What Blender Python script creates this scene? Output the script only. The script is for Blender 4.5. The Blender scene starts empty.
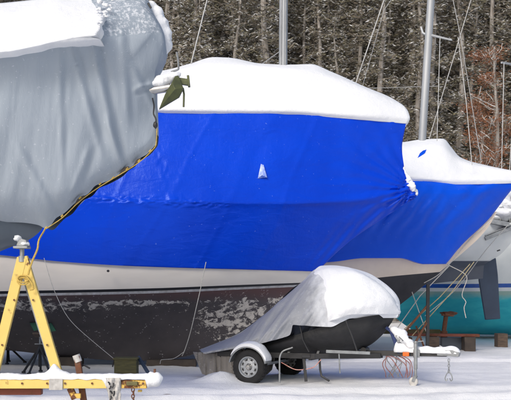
import bpy, bmesh, math, random
from mathutils import Vector, Matrix, noise
random.seed(11)
C = bpy.context.scene.collection
F, CX, HY, CH = 953.0, 255.5, 288.0, 1.6      # focal length in photo pixels, principal column, horizon row, eye height
V = Vector

# ------------------------------------------------------------------ materials
def nn(nt, t, **k):
    n = nt.nodes.new(t)
    for a, b in k.items(): setattr(n, a, b)
    return n
def base(name, rough=.6, spec=.5, metal=0):
    m = bpy.data.materials.new(name); m.use_nodes = True
    nt = m.node_tree; b = nt.nodes['Principled BSDF']
    b.inputs['Roughness'].default_value = rough
    b.inputs['Metallic'].default_value = metal
    b.inputs['Specular IOR Level'].default_value = spec
    return m, nt, b
def mix(nt, fac, a, b):
    n = nn(nt, 'ShaderNodeMix', data_type='RGBA')
    if isinstance(fac, float): n.inputs[0].default_value = fac
    else: nt.links.new(fac, n.inputs[0])
    for s, v in ((n.inputs[6], a), (n.inputs[7], b)):
        if isinstance(v, tuple): s.default_value = (*v, 1)
        else: nt.links.new(v, s)
    return n.outputs[2]
def nz(nt, scale, detail=4, rough=.55, vec=None, stretch=None, dist=0):
    t = nn(nt, 'ShaderNodeTexCoord'); v = t.outputs['Object']
    if stretch:
        mp = nn(nt, 'ShaderNodeMapping'); mp.inputs['Scale'].default_value = stretch
        nt.links.new(v, mp.inputs[0]); v = mp.outputs[0]
    n = nn(nt, 'ShaderNodeTexNoise'); n.inputs['Scale'].default_value = scale
    n.inputs['Detail'].default_value = detail; n.inputs['Roughness'].default_value = rough
    n.inputs['Distortion'].default_value = dist
    nt.links.new(v, n.inputs['Vector'])
    return n.outputs['Fac']
def ramp(nt, f, a, b):
    n = nn(nt, 'ShaderNodeMapRange'); n.inputs[1].default_value = a; n.inputs[2].default_value = b
    nt.links.new(f, n.inputs[0]); return n.outputs[0]
def math_(nt, op, a, b=None):
    n = nn(nt, 'ShaderNodeMath', operation=op)
    for s, v in ((n.inputs[0], a), (n.inputs[1], b)):
        if v is None: continue
        if isinstance(v, (int, float)): s.default_value = v
        else: nt.links.new(v, s)
    return n.outputs[0]
def bump(nt, b, h, strength=.3, dist=.02):
    n = nn(nt, 'ShaderNodeBump'); n.inputs['Strength'].default_value = strength
    n.inputs['Distance'].default_value = dist
    nt.links.new(h, n.inputs['Height']); nt.links.new(n.outputs[0], b.inputs['Normal'])
def simple(name, c1, c2=None, rough=.6, scale=6, metal=0, bs=.2, bd=.01, lo=.35, hi=.65, stretch=None, spec=.5):
    m, nt, b = base(name, rough, spec, metal)
    c2 = c2 or tuple(x*.7 for x in c1)
    f = nz(nt, scale, 6, .6, stretch=stretch)
    nt.links.new(mix(nt, ramp(nt, f, lo, hi), c1, c2), b.inputs['Base Color'])
    if bs: bump(nt, b, nz(nt, scale*3, 5, stretch=stretch), bs, bd)
    return m
def snow_mat(name, col=(.83, .85, .885), sc=4.0, bs=.5, bd=.06):
    m, nt, b = base(name, .62, .3)
    b.inputs['Base Color'].default_value = (*col, 1)
    h = math_(nt, 'ADD', nz(nt, sc, 8, .66), math_(nt, 'MULTIPLY', nz(nt, 55, 4, .7), .22))
    bump(nt, b, h, bs, bd)
    return m
M = {}
M['snow'] = snow_mat('snow')
M['snow_ground'] = snow_mat('snow_ground', (.90, .905, .915), 1.6, .5, .10)
M['snow_twig'] = simple('snow_on_twigs', (.74, .75, .76), (.48, .48, .47), .8, 3, bs=0)
M['needles'] = simple('needles', (.22, .20, .125), (.12, .115, .075), .8, .9, bs=0)
M['twigs'] = simple('twigs', (.13, .11, .085), (.21, .185, .15), .85, 2, bs=0)
M['bark'] = simple('bark', (.20, .175, .15), (.38, .36, .34), .9, 3, bs=.6, bd=.03, stretch=(4, 4, .6))
M['rust_leaf'] = simple('rust_leaf', (.32, .125, .055), (.19, .085, .045), .8, 2, bs=0)
M['hill'] = simple('forest_floor', (.16, .14, .11), (.6, .6, .6), .9, .8, bs=.4, bd=.1)

def wrap_mat(name, col, col2):
    m, nt, b = base(name, .31, .35)
    f = nz(nt, .7, 4, .5)
    col_o = mix(nt, ramp(nt, f, .3, .7), col, col2)
    # small snow specks stuck to the film
    sp = nz(nt, 26, 2, .4); spm = ramp(nt, sp, .735, .77)
    col_o = mix(nt, math_(nt, 'MULTIPLY', spm, .25), col_o, (.3, .45, .85))
    nt.links.new(col_o, b.inputs['Base Color'])
    a = nz(nt, 2.2, 5, .55, stretch=(1, 1, 2.5), dist=.6)
    c = nz(nt, 9, 4, .6, stretch=(1.6, 1, .6), dist=.8)
    h = math_(nt, 'ADD', a, math_(nt, 'MULTIPLY', c, .22))
    bump(nt, b, h, .35, .05)
    b.inputs['Specular Tint'].default_value = (.5, .7, 1, 1)
    return m
M['blue'] = wrap_mat('blue_shrink_film', (.001, .058, .68), (.001, .044, .58))
M['blue2'] = wrap_mat('blue_shrink_film_far', (.002, .085, .72), (.001, .065, .62))
def tarp_mat(name, c1, c2):
    m, nt, b = base(name, .75, .3)
    f = nz(nt, 1.1, 6, .6, stretch=(1, 1, .5))
    g = ramp(nt, nz(nt, 30, 2, .5), .66, .74)
    c = mix(nt, ramp(nt, f, .3, .7), c1, c2)
    nt.links.new(mix(nt, math_(nt, 'MULTIPLY', g, .5), c, (.6, .63, .68)), b.inputs['Base Color'])
    bump(nt, b, math_(nt, 'ADD', nz(nt, 2.4, 6, .6, stretch=(1.7, 1, .5), dist=.4), math_(nt, 'MULTIPLY', nz(nt, 160, 1), .02)), .35, .05)
    return m
M['grey_tarp'] = tarp_mat('grey_canvas', (.365, .415, .475), (.31, .36, .42))
M['pale_tarp'] = tarp_mat('pale_canvas', (.44, .47, .52), (.34, .37, .42))
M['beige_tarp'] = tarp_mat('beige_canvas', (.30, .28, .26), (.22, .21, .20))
def frosty():
    m, nt, b = base('pale_canvas_dusted_with_snow', .75, .3)
    geo = nn(nt, 'ShaderNodeTexCoord'); sep = nn(nt, 'ShaderNodeSeparateXYZ'); nt.links.new(geo.outputs['Object'], sep.inputs[0])
    f = nz(nt, 5, 6, .65, stretch=(1, 1, .6))
    g = ramp(nt, math_(nt, 'ADD', math_(nt, 'MULTIPLY', sep.outputs[0], 1.0), f), 1.05, 1.75)
    h = ramp(nt, nz(nt, 30, 3, .6), .62, .72)
    c = mix(nt, ramp(nt, nz(nt, 1.1, 6), .3, .7), (.38, .395, .425), (.28, .295, .33))
    nt.links.new(mix(nt, math_(nt, 'MAXIMUM', g, math_(nt, 'MULTIPLY', h, .3)), c, (.80, .83, .88)), b.inputs['Base Color'])
    bump(nt, b, nz(nt, 4, 6, .6), .5, .04); return m
M['frosty_pale'] = frosty()
def tarp_frost():
    m, nt, b = base('frosted_canvas', .75, .3)
    g = ramp(nt, nz(nt, 22, 5, .7), .48, .62)
    nt.links.new(mix(nt, g, (.30, .35, .41), (.62, .65, .70)), b.inputs['Base Color'])
    bump(nt, b, nz(nt, 6, 6, .7), .5, .04)
    return m
M['frost_tarp'] = tarp_frost()
M['gelcoat'] = simple('off_white_gelcoat', (.82, .77, .69), (.74, .69, .62), .3, 1.5, bs=.03, stretch=(.4, 1, 2))
M['gelcoat_white'] = simple('white_gelcoat', (.72, .74, .73), (.62, .65, .65), .3, 1.2, bs=.03)
M['gelcoat_tan'] = simple('tan_gelcoat', (.80, .68, .56), (.68, .58, .48), .35, 1.5, bs=.03)
M['gelcoat_grey'] = simple('grey_gelcoat', (.10, .125, .16), (.075, .095, .125), .35, 2, bs=.05)
M['stripe_black'] = simple('black_stripe', (.012, .012, .014), None, .3, 4, bs=0)
M['stripe_white'] = simple('white_stripe', (.6, .6, .6), (.4, .38, .36), .5, 9, bs=0)
M['stripe_blue'] = simple('blue_stripe', (.01, .09, .42), None, .3, 4, bs=0)
def antifoul():
    m, nt, b = base('worn_antifouling_paint', .7, .35)
    geo = nn(nt, 'ShaderNodeTexCoord'); sep = nn(nt, 'ShaderNodeSeparateXYZ')
    nt.links.new(geo.outputs['Object'], sep.inputs[0])
    x, z = sep.outputs[0], sep.outputs[2]
    f = nz(nt, 1.6, 5, .6)
    c = mix(nt, ramp(nt, f, .3, .7), (.060, .054, .058), (.095, .083, .085))
    # maroon undercoat near the waterline
    up = ramp(nt, math_(nt, 'ADD', z, math_(nt, 'MULTIPLY', nz(nt, 2.5, 5), .35)), 1.38, 1.62)
    c = mix(nt, up, c, (.12, .066, .064))
    # peeled patches: big flakes forward, long thin band aft
    def blob(cx, cz, rx, rz):
        a = math_(nt, 'POWER', math_(nt, 'DIVIDE', math_(nt, 'SUBTRACT', x, cx), rx), 2.0)
        d = math_(nt, 'POWER', math_(nt, 'DIVIDE', math_(nt, 'SUBTRACT', z, cz), rz), 2.0)
        return ramp(nt, math_(nt, 'ADD', a, d), 1.0, .15)
    reg = math_(nt, 'MAXIMUM', blob(-.32, .86, 1.30, .66), blob(.62, 1.15, .8, .28))
    reg = math_(nt, 'MAXIMUM', reg, math_(nt, 'MULTIPLY', blob(-3.9, 1.16, 1.9, .19), .95))
    reg = math_(nt, 'MAXIMUM', reg, math_(nt, 'MULTIPLY', blob(-2.3, 1.21, 1.5, .10), .95))
    fl = nz(nt, 5.5, 11, .74, stretch=(1, 1, 1.5), dist=.5)
    th = math_(nt, 'ADD', fl, math_(nt, 'MULTIPLY', reg, .20))
    pk = ramp(nt, th, .68, .715)
    pc = mix(nt, nz(nt, 14, 5), (.74, .69, .61), (.48, .44, .39))
    c = mix(nt, pk, c, pc)
    # scattered chips
    vo = nn(nt, 'ShaderNodeTexVoronoi'); vo.inputs['Scale'].default_value = 17; vo.inputs['Randomness'].default_value = 1
    nt.links.new(geo.outputs['Object'], vo.inputs['Vector'])
    ch = math_(nt, 'LESS_THAN', vo.outputs['Distance'], math_(nt, 'MULTIPLY', math_(nt, 'POWER', nz(nt, 9.1, 3), 2.0), .75))
    chm = math_(nt, 'MULTIPLY', ch, math_(nt, 'GREATER_THAN', nz(nt, 5.3, 2), .56))
    chm = math_(nt, 'MAXIMUM', chm, ramp(nt, nz(nt, 19, 7, .75, stretch=(1, 1, 1.4)), .665, .69))
    c = mix(nt, math_(nt, 'MULTIPLY', chm, .55), c, (.42, .40, .40))
    nt.links.new(c, b.inputs['Base Color'])
    bump(nt, b, math_(nt, 'ADD', nz(nt, 8, 8, .7), pk), .3, .012)
    return m
M['antifoul'] = antifoul()
M['black_bottom'] = simple('black_bottom_paint', (.020, .021, .027), (.034, .033, .040), .65, 3, bs=.3)
def turq():
    m, nt, b = base('turquoise_bottom_paint', .6, .4)
    geo = nn(nt, 'ShaderNodeTexCoord'); sep = nn(nt, 'ShaderNodeSeparateXYZ')
    nt.links.new(geo.outputs['Object'], sep.inputs[0])
    f = nz(nt, .9, 6, .65, stretch=(1, 1, 2.2), dist=.6)
    c = mix(nt, ramp(nt, f, .35, .65), (.015, .36, .46), (.05, .50, .55))
    up = ramp(nt, math_(nt, 'ADD', sep.outputs[2], math_(nt, 'MULTIPLY', f, .5)), 1.42, 1.60)
    c = mix(nt, up, c, (.30, .43, .38))
    nt.links.new(c, b.inputs['Base Color']); bump(nt, b, nz(nt, 6, 6), .2, .02)
    return m
M['turquoise'] = turq()
M['alu'] = simple('mast_aluminium', (.44, .46, .48), (.33, .35, .37), .55, 2, metal=.35, bs=.1, stretch=(1, 1, .2))
M['galv'] = simple('galvanised_steel', (.36, .38, .39), (.24, .25, .26), .5, 9, metal=.5, bs=.2)
M['steel'] = simple('bright_steel', (.6, .6, .6), (.45, .45, .45), .28, 8, metal=.9, bs=.05)
M['wire'] = simple('rigging_wire', (.40, .41, .42), None, .5, 5, metal=.3, bs=0)
M['wire_pale'] = simple('pale_cord', (.62, .60, .55), (.45, .43, .38), .8, 30, bs=0)
M['rope_y'] = simple('yellow_rope', (.60, .42, .10), (.42, .29, .07), .8, 40, bs=.4)
M['rope_r'] = simple('red_wire', (.50, .12, .09), (.6, .4, .35), .6, 20, bs=0)
M['black'] = simple('black_steel', (.018, .019, .022), (.03, .03, .032), .5, 5, bs=.1)
M['blackhull'] = simple('black_gelcoat', (.008, .009, .011), (.020, .020, .023), .62, 3, bs=.5, bd=.03)
M['rubber'] = simple('tyre_rubber', (.010, .010, .011), (.02, .02, .021), .85, 10, bs=.3)
M['navy'] = simple('navy_paint', (.045, .072, .125), (.035, .055, .095), .45, 3, bs=.1)
M['slate'] = simple('slate_paint', (.085, .10, .135), (.12, .135, .165), .5, 2, bs=.15)
M['olive'] = simple('olive_anchor', (.10, .115, .045), (.055, .065, .035), .5, 7, metal=.3, bs=.3)
def rusty(name, paint, lo, hi, sc=7):
    m, nt, b = base(name, .6, .4)
    f = nz(nt, sc, 9, .7)
    r = mix(nt, nz(nt, 25, 4), (.20, .065, .02), (.07, .028, .016))
    k = ramp(nt, f, lo, hi)
    pv = mix(nt, nz(nt, 3, 5), paint, tuple(v*.75 for v in paint))
    nt.links.new(mix(nt, k, pv, r), b.inputs['Base Color'])
    bump(nt, b, math_(nt, 'ADD', k, nz(nt, 50, 3)), .35, .006)
    return m
M['yellow'] = rusty('yellow_paint_chipped', (.80, .59, .17), .60, .68, 4.5)
M['yellow_rust'] = rusty('yellow_paint_rusted', (.80, .52, .12), .48, .54)
M['rust'] = rusty('rusty_steel', (.16, .09, .06), .40, .55, 5)
M['redrust'] = rusty('red_brown_steel', (.22, .06, .035), .5, .6, 5)
M['olivewood'] = simple('olive_painted_wood', (.17, .15, .055), (.10, .09, .04), .8, 6, bs=.4, stretch=(1, 1, 4))
M['wood'] = simple('weathered_timber', (.16, .11, .075), (.09, .065, .05), .85, 5, bs=.4, stretch=(1, 4, 4))
M['wood_dark'] = simple('dark_timber', (.05, .04, .035), (.09, .07, .055), .85, 5, bs=.4)  # also colours the painted gap shade along the near tarp hem
M['mossy'] = simple('mossy_timber', (.10, .10, .04), (.16, .12, .06), .85, 5, bs=.4)
M['green_tape'] = simple('green_tape', (.015, .13, .075), (.012, .08, .05), .5, 6, bs=.1)
M['orange'] = simple('orange_reflector', (.75, .16, .02), None, .3, 6, bs=0)
M['strap_blue'] = simple('blue_webbing', (.03, .05, .16), None, .8, 20, bs=.2)
M['strap_white'] = simple('white_webbing', (.55, .54, .52), (.36, .35, .34), .8, 12, bs=.3)
M['glass'] = simple('tinted_window', (.02, .025, .03), None, .12, 3, bs=0)
M['ochre_rope'] = simple('ochre_cord', (.52, .44, .24), None, .8, 30, bs=0)

# ------------------------------------------------------------------ mesh tools
ORG = {}
class MB:
    def __init__(s): s.v = []; s.f = []; s.m = []
    def add(s, vs, fs, mi=0):
        o = len(s.v); s.v += [V(p) for p in vs]; s.f += [tuple(i+o for i in f) for f in fs]; s.m += [mi]*len(fs)
    def box(s, c, size, R=None, mi=0, taper=1.0):
        c = V(c); x, y, z = [d/2 for d in size]
        ps = []
        for k in (-1, 1):
            t = taper if k > 0 else 1
            for a, b in ((-1, -1), (1, -1), (1, 1), (-1, 1)):
                p = V((a*x*t, b*y*t, k*z)); ps.append(c + (R @ p if R else p))
        s.add(ps, [(3, 2, 1, 0), (4, 5, 6, 7), (0, 1, 5, 4), (1, 2, 6, 5), (2, 3, 7, 6), (3, 0, 4, 7)], mi)
    def bar(s, a, b, w, d, up=(0, 1, 0), mi=0):
        """rectangular bar from a to b; d is its size along `up`, w across"""
        a, b = V(a), V(b); z = (b-a).normalized(); u = V(up); u = (u - z*u.dot(z)).normalized(); x = u.cross(z)
        R = Matrix((x, u, z)).transposed()
        s.box((a+b)/2, (w, d, (b-a).length), R, mi)
    def tube(s, pts, r, n=8, mi=0, cap=True):
        pts = [V(p) for p in pts]; k = len(pts)
        if 4 <= k <= 8 and not isinstance(r, (list, tuple)) and r < .015:
            ac = [0]
            for a, b in zip(pts, pts[1:]): ac.append(ac[-1]+max((b-a).length, 1e-4))
            pts = [V([pchip(ac, [p[q] for p in pts], ac[-1]*i/24) for q in range(3)]) for i in range(25)]; k = 25
        rs = r if isinstance(r, (list, tuple)) else [r]*k
        vs = []; ref = None
        for i, p in enumerate(pts):
            t = (pts[min(i+1, k-1)] - pts[max(i-1, 0)])
            t = t.normalized() if t.length > 1e-9 else V((0, 0, 1))
            if ref is None: ref = V((1, 0, 0)) if abs(t.x) < .8 else V((0, 1, 0))
            a = (ref - t*ref.dot(t)).normalized(); ref = a; b = t.cross(a)
            for j in range(n):
                q = 2*math.pi*j/n; vs.append(p + (a*math.cos(q) + b*math.sin(q))*rs[i])
        fs = [(i*n+j, i*n+(j+1) % n, (i+1)*n+(j+1) % n, (i+1)*n+j) for i in range(k-1) for j in range(n)]
        if cap: fs += [tuple(range(n-1, -1, -1)), tuple((k-1)*n+j for j in range(n))]
        s.add(vs, fs, mi)
    def lump(s, pts, rad, amp=.35, seed=0, flat=1.0, n=18, m=30):
        pts = [V(p) for p in pts]; K = len(pts); ac = [i/(K-1) for i in range(K)]; vs = []
        P_ = [V([pchip(ac, [p[q] for p in pts], i/m) for q in range(3)]) for i in range(m+1)]
        for i, p in enumerate(P_):
            t = (P_[min(i+1, m)]-P_[max(i-1, 0)]).normalized(); R_ = pchip(ac, rad, i/m)
            e = min(1, i/m/.12, (1-i/m)/.12); R_ *= math.sqrt(max(0, 1-(1-e)**2))+.001
            a = V((0, 1, 0)); a = (a-t*a.dot(t)).normalized(); b = t.cross(a)
            for j in range(n):
                q = 2*math.pi*j/n; d = a*math.cos(q)+b*math.sin(q)
                k = 1+amp*noise.noise((p+d*R_)*9+V((seed*3.1, 0, 0)))+.5*amp*noise.noise((p+d*R_)*26+V((0, seed, 0)))
                o = d*R_*k; o.z *= flat; vs.append(p+o)
        s.add(vs, [(i*n+j, i*n+(j+1) % n, (i+1)*n+(j+1) % n, (i+1)*n+j) for i in range(m) for j in range(n)])
    def lathe(s, c, axis, prof, n=32, mi=0):
        c = V(c); z = V(axis).normalized(); a = V((0, 0, 1)); a = (a - z*a.dot(z)).normalized(); b = z.cross(a)
        k = len(prof); vs = []
        for r, h in prof:
            for j in range(n):
                q = 2*math.pi*j/n; vs.append(c + z*h + (a*math.cos(q)+b*math.sin(q))*r)
        s.add(vs, [(i*n+j, i*n+(j+1) % n, (i+1)*n+(j+1) % n, (i+1)*n+j) for i in range(k-1) for j in range(n)], mi)
    def prism(s, poly, off, mi=0):
        k = len(poly); off = V(off); vs = [V(p) for p in poly] + [V(p)+off for p in poly]
        s.add(vs, [tuple(range(k-1, -1, -1)), tuple(range(k, 2*k))] + [(i, (i+1) % k, k+(i+1) % k, k+i) for i in range(k)], mi)
    def blob(s, c, r, amp=.25, seed=0, n=14, mi=0, sc=2.0):
        c = V(c); vs = []; n += 6; h = n//2
        for i in range(h+1):
            th = math.pi*i/h
            for j in range(n):
                ph = 2*math.pi*j/n
                d = V((math.sin(th)*math.cos(ph), math.sin(th)*math.sin(ph), math.cos(th)))
                k = 1 + amp*noise.noise(d*sc + V((seed*7.3, seed, 0)))
                vs.append(c + V((d.x*r[0], d.y*r[1], d.z*r[2]))*k)
        s.add(vs, [(i*n+j, i*n+(j+1) % n, (i+1)*n+(j+1) % n, (i+1)*n+j) for i in range(h) for j in range(n)], mi)
    def grid(s, G, mi=0, flip=False):
        R, K = len(G), len(G[0]); vs = [p for r in G for p in r]
        fs = [(i*K+j, i*K+j+1, (i+1)*K+j+1, (i+1)*K+j) for i in range(R-1) for j in range(K-1)]
        if flip: fs = [f[::-1] for f in fs]
        s.add(vs, fs, mi)
    def build(s, name, mats, parent=None, smooth=True, weld=True, angle=40, bev=0, solid=0, sub=0):
        if not isinstance(mats, (list, tuple)): mats = [mats]
        org = ORG.get(parent.name, V((0, 0, 0))) if parent else V((0, 0, 0))
        me = bpy.data.meshes.new(name)
        me.from_pydata([tuple(p-org) for p in s.v], [], s.f)
        for m in mats: me.materials.append(m)
        me.polygons.foreach_set('material_index', s.m)
        bm = bmesh.new(); bm.from_mesh(me)
        if weld: bmesh.ops.remove_doubles(bm, verts=bm.verts, dist=1e-4); bmesh.ops.recalc_face_normals(bm, faces=bm.faces)
        bm.to_mesh(me); bm.free()
        o = bpy.data.objects.new(name, me); C.objects.link(o)
        if parent: o.parent = parent; ORG[o.name] = org
        if bev:
            b = o.modifiers.new('bevel', 'BEVEL'); b.width = bev; b.segments = 2; b.limit_method = 'ANGLE'
        if solid:
            b = o.modifiers.new('solid', 'SOLIDIFY'); b.thickness = solid
        if sub:
            b = o.modifiers.new('sub', 'SUBSURF'); b.levels = sub; b.render_levels = sub
        if smooth:
            me.polygons.foreach_set('use_smooth', [True]*len(me.polygons))
            me.set_sharp_from_angle(angle=math.radians(angle))
        return o
def empty(name, loc, label, cat, group=None):
    o = bpy.data.objects.new(name, None); C.objects.link(o); o.location = loc; o.empty_display_size = .2
    ORG[o.name] = V(loc); tag(o, label, cat, group); return o
def tag(o, label=None, cat=None, group=None, kind=None):
    if label: o['label'] = label
    if cat: o['category'] = cat
    if group: o['group'] = group
    if kind: o['kind'] = kind
    return o
def P(px, py, D): return V(((px-CX)/F*D, D, CH+(HY-py)/F*D))

def pchip(xs, ys, t):
    n = len(xs)
    if n == 1: return ys[0]
    t = min(max(t, xs[0]), xs[-1])
    i = 0
    while i < n-2 and t > xs[i+1]: i += 1
    h = [xs[k+1]-xs[k] for k in range(n-1)]; d = [(ys[k+1]-ys[k])/h[k] for k in range(n-1)]
    def sl(k):
        if k == 0: return d[0]
        if k == n-1: return d[-1]
        if d[k-1]*d[k] <= 0: return 0
        w1 = 2*h[k]+h[k-1]; w2 = h[k]+2*h[k-1]
        return (w1+w2)/(w1/d[k-1]+w2/d[k])
    a, b = sl(i), sl(i+1); u = (t-xs[i])/h[i]
    return (2*u**3-3*u*u+1)*ys[i] + (u**3-2*u*u+u)*h[i]*a + (-2*u**3+3*u*u)*ys[i+1] + (u**3-u*u)*h[i]*b

class Frame:
    """vertical fore-and-aft plane of a vessel: origin O, heading d, n = towards the near side"""
    def __init__(s, O, d):
        s.O = V((O[0], O[1])); d = V(d).normalized(); s.d = d; s.n = V((d.y, -d.x))
        if s.n.y > 0: s.n = -s.n
    def at(s, px, py, w):
        rx, rz = (px-CX)/F, (HY-py)/F
        t = (w + s.O.dot(s.n))/(V((rx, 1)).dot(s.n))
        return V((rx*t, t, CH+rz*t))
    def mir(s, p, w): return p - V((s.n.x, s.n.y, 0))*2*w
    def L(s, a, w, z):
        q = s.O + s.d*a + s.n*w; return V((q.x, q.y, z))
def rowfn(pts, w):
    """pts: [(px,py)..] ; w: [(u,w)..] -> f(u) = (px,py,w)"""
    ac = [0]
    for a, b in zip(pts, pts[1:]): ac.append(ac[-1]+math.hypot(b[0]-a[0], b[1]-a[1]))
    ac = [x/ac[-1] for x in ac]
    xs = [p[0] for p in pts]; ys = [p[1] for p in pts]; uw = [a for a, b in w]; ww = [b for a, b in w]
    return lambda u: (pchip(ac, xs, u), pchip(ac, ys, u), pchip(uw, ww, u))
def loft(fr, rows, N=60, Msub=4, disp=None, ubias=1.0, lin=False):
    fs = [rowfn(p, w) for p, w in rows]; K = len(fs)
    us = [1-(1-i/N)**ubias for i in range(N+1)]
    cols = [[f(u) for f in fs] for u in us]
    near, far = [], []
    vs = [k/Msub for k in range((K-1)*Msub+1)]
    ks = list(range(K))
    for v in vs:
        rn, rf = [], []
        for ci, c in enumerate(cols):
            if lin:
                i = min(int(v), K-2); t = v-i; q = [c[i][a]*(1-t)+c[i+1][a]*t for a in range(3)]
            else: q = [pchip(ks, [x[a] for x in c], v) for a in range(3)]
            px, py, w = q
            w0 = w
            if disp: w += disp(px, py, v, us[ci])*min(1, abs(w0)/.06+.0)
            p = fr.at(px, py, w0)
            p = p + V((fr.n.x, fr.n.y, 0))*(w-w0)
            rn.append(p); rf.append(fr.mir(p, w))
        near.append(rn); far.append(rf)
    return near, far
def shell(mb, near, far, mi=0, bottom=True, top=True, ends=(True, True)):
    mb.grid(near, mi); mb.grid(far, mi, True)
    if bottom: mb.grid([far[0], near[0]], mi)
    if top: mb.grid([near[-1], far[-1]], mi)
    if ends[0]: mb.grid([[r[0] for r in near], [r[0] for r in far]], mi)
    if ends[1]: mb.grid([[r[-1] for r in far], [r[-1] for r in near]], mi)
def sub(near, far, a, b): return near[a:b+1], far[a:b+1]
def N3(x, y, z=0): return noise.noise(V((x, y, z)))

# ================================================================== GROUND
mb = MB()
xs = []; x = -400
def axis(lims):
    out = []
    for a, b, n in lims: out += [a+(b-a)*i/n for i in range(n)]
    return out+[lims[-1][1]]
xs = axis([(-700, -60, 8), (-60, -8, 14), (-8, 9, 170), (9, 60, 14), (60, 700, 8)])
ys = axis([(-60, 8, 10), (8, 26, 170), (26, 48, 20), (48, 900, 8)])
def gz(x, y):
    if y > 30 or y < 2: k = 0
    else: k = 1
    z = .05*N3(x*.35, y*.8, 1) + .025*N3(x*1.3, y*2.2, 4) + .018*N3(x*4, y*4, 9) + .006*N3(x*13, y*11, 2)
    z *= k
    # vehicle ruts running along the yard
    for ry, dp in ((13.6, .06), (14.7, .045), (12.5, .05), (20.8, .05)):
        yy = ry + .25*math.sin(x*.35) + .12*N3(x*.8, 0, ry)
        z -= dp*k*math.exp(-((y-yy)/.16)**2) - dp*.6*k*math.exp(-((y-yy-.35)/.14)**2)
    # drift in front of the draped cover
    z += .16*math.exp(-((x+.62)/.28)**2-((y-16.05)/.22)**2)*(1+.6*N3(x*7, y*7, 3)) + .07*math.exp(-((x+.2)/.5)**2-((y-16.2)/.3)**2)
    z += .05*math.exp(-((x-1.9)/.6)**2-((y-16.3)/.4)**2)
    return z
G = [[V((x, y, gz(x, y))) for x in xs] for y in ys]
mb.grid(G)
g = mb.build('ground', M['snow_ground'], weld=False, angle=180); tag(g, kind='structure')
# bare strip of grit scraped out of the snow
mb = MB()
R_ = []
for i in range(60):
    u = i/59; px = 138+u*82; x = (px-CX)/F*14.6
    ww = .10*math.sin(math.pi*u)**.5*(1+.5*N3(u*9, 2)); cy = 14.62+.05*N3(u*5, 7)
    R_.append([V((x, cy-ww+ww*2*j/5, gz(x, cy-ww+ww*2*j/5)+.006)) for j in range(6)])
mb.grid(R_)
M['grit'] = simple('bare_grit', (.20, .15, .11), (.5, .49, .48), .9, 7, bs=.5)
tag(mb.build('grit_strip', M['grit'], weld=False), kind='structure')
# wooded hillside
mb = MB()
hx = axis([(-300, 300, 60)]); hy = axis([(46, 200, 40)])
mb.grid([[V((x, y, -.3+max(0, y-48)*.46*min(1, (y-46)/30)+1.2*N3(x*.04, y*.04))) for x in hx] for y in hy])
tag(mb.build('hillside', M['hill'], weld=False), kind='structure')
def hillz(x, y): return -.3+max(0, y-48)*.46*min(1, (y-46)/30)+1.2*N3(x*.04, y*.04) if y > 46 else 0

# ================================================================== FOREST
def flecks(mb, c, n, spread, size, mi, up=0, rnd=random):
    for _ in range(n):
        p = c + V((rnd.gauss(0, spread), rnd.gauss(0, spread), rnd.gauss(0, spread*.55)+up))
        a = rnd.uniform(0, 2*math.pi); t = rnd.uniform(-.7, .5)
        d = V((math.cos(a)*math.cos(t), math.sin(a)*math.cos(t), math.sin(t)))
        e = d.cross(V((rnd.gauss(0, 1), rnd.gauss(0, 1), rnd.gauss(0, 1)))).normalized()
        L_ = size*rnd.uniform(.45, 1.25); W_ = size*rnd.uniform(.09, .22)
        mb.add([p-d*L_*.5, p+e*W_*.5, p+d*L_*.5, p-e*W_*.5], [(0, 1, 2, 3)], mi)
def conifer(seed, H, zlo, reach, nb, fl, snowf, droop=.25):
    rnd = random.Random(seed)
    tr = MB(); pts = [V((.12*math.sin(i*1.3+seed), .12*math.cos(i*.9+seed), H*i/14)) for i in range(15)]
    tr.tube(pts, [.20*(1-i/14)**.8+.02 for i in range(15)], 8)
    cr = MB()
    for b in range(nb):
        z = zlo+(H-zlo)*(b+rnd.random())/nb; k = (z-zlo)/(H-zlo)
        ln = reach*(1-.80*k)*rnd.uniform(.55, 1.15)
        a = rnd.uniform(0, 2*math.pi); d = V((math.cos(a), math.sin(a), 0)); side = V((-d.y, d.x, 0))
        bp = [V((0, 0, z))+d*ln*t+side*(.1*ln*math.sin(t*3+b))+V((0, 0, ln*(.18*t-droop*2*t*t))) for t in (0, .33, .66, 1)]
        cr.tube(bp, [.028, .02, .013, .005], 3, 1, cap=False)
        n = max(3, int(fl*ln/reach))
        for q in range(n):
            t = rnd.random()**.75; i = min(int(t*3), 2); c = bp[i].lerp(bp[i+1], t*3-i)
            c = c+side*rnd.gauss(0, .16*ln*t+.05)
            flecks(cr, c, 5, .13, .22, 0, 0, rnd)
            flecks(cr, c, 3, .14, .34, 1, 0, rnd)
            if rnd.random() < snowf: flecks(cr, c, 4, .15, .19, 2, .05, rnd)
    return tr, cr
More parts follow.
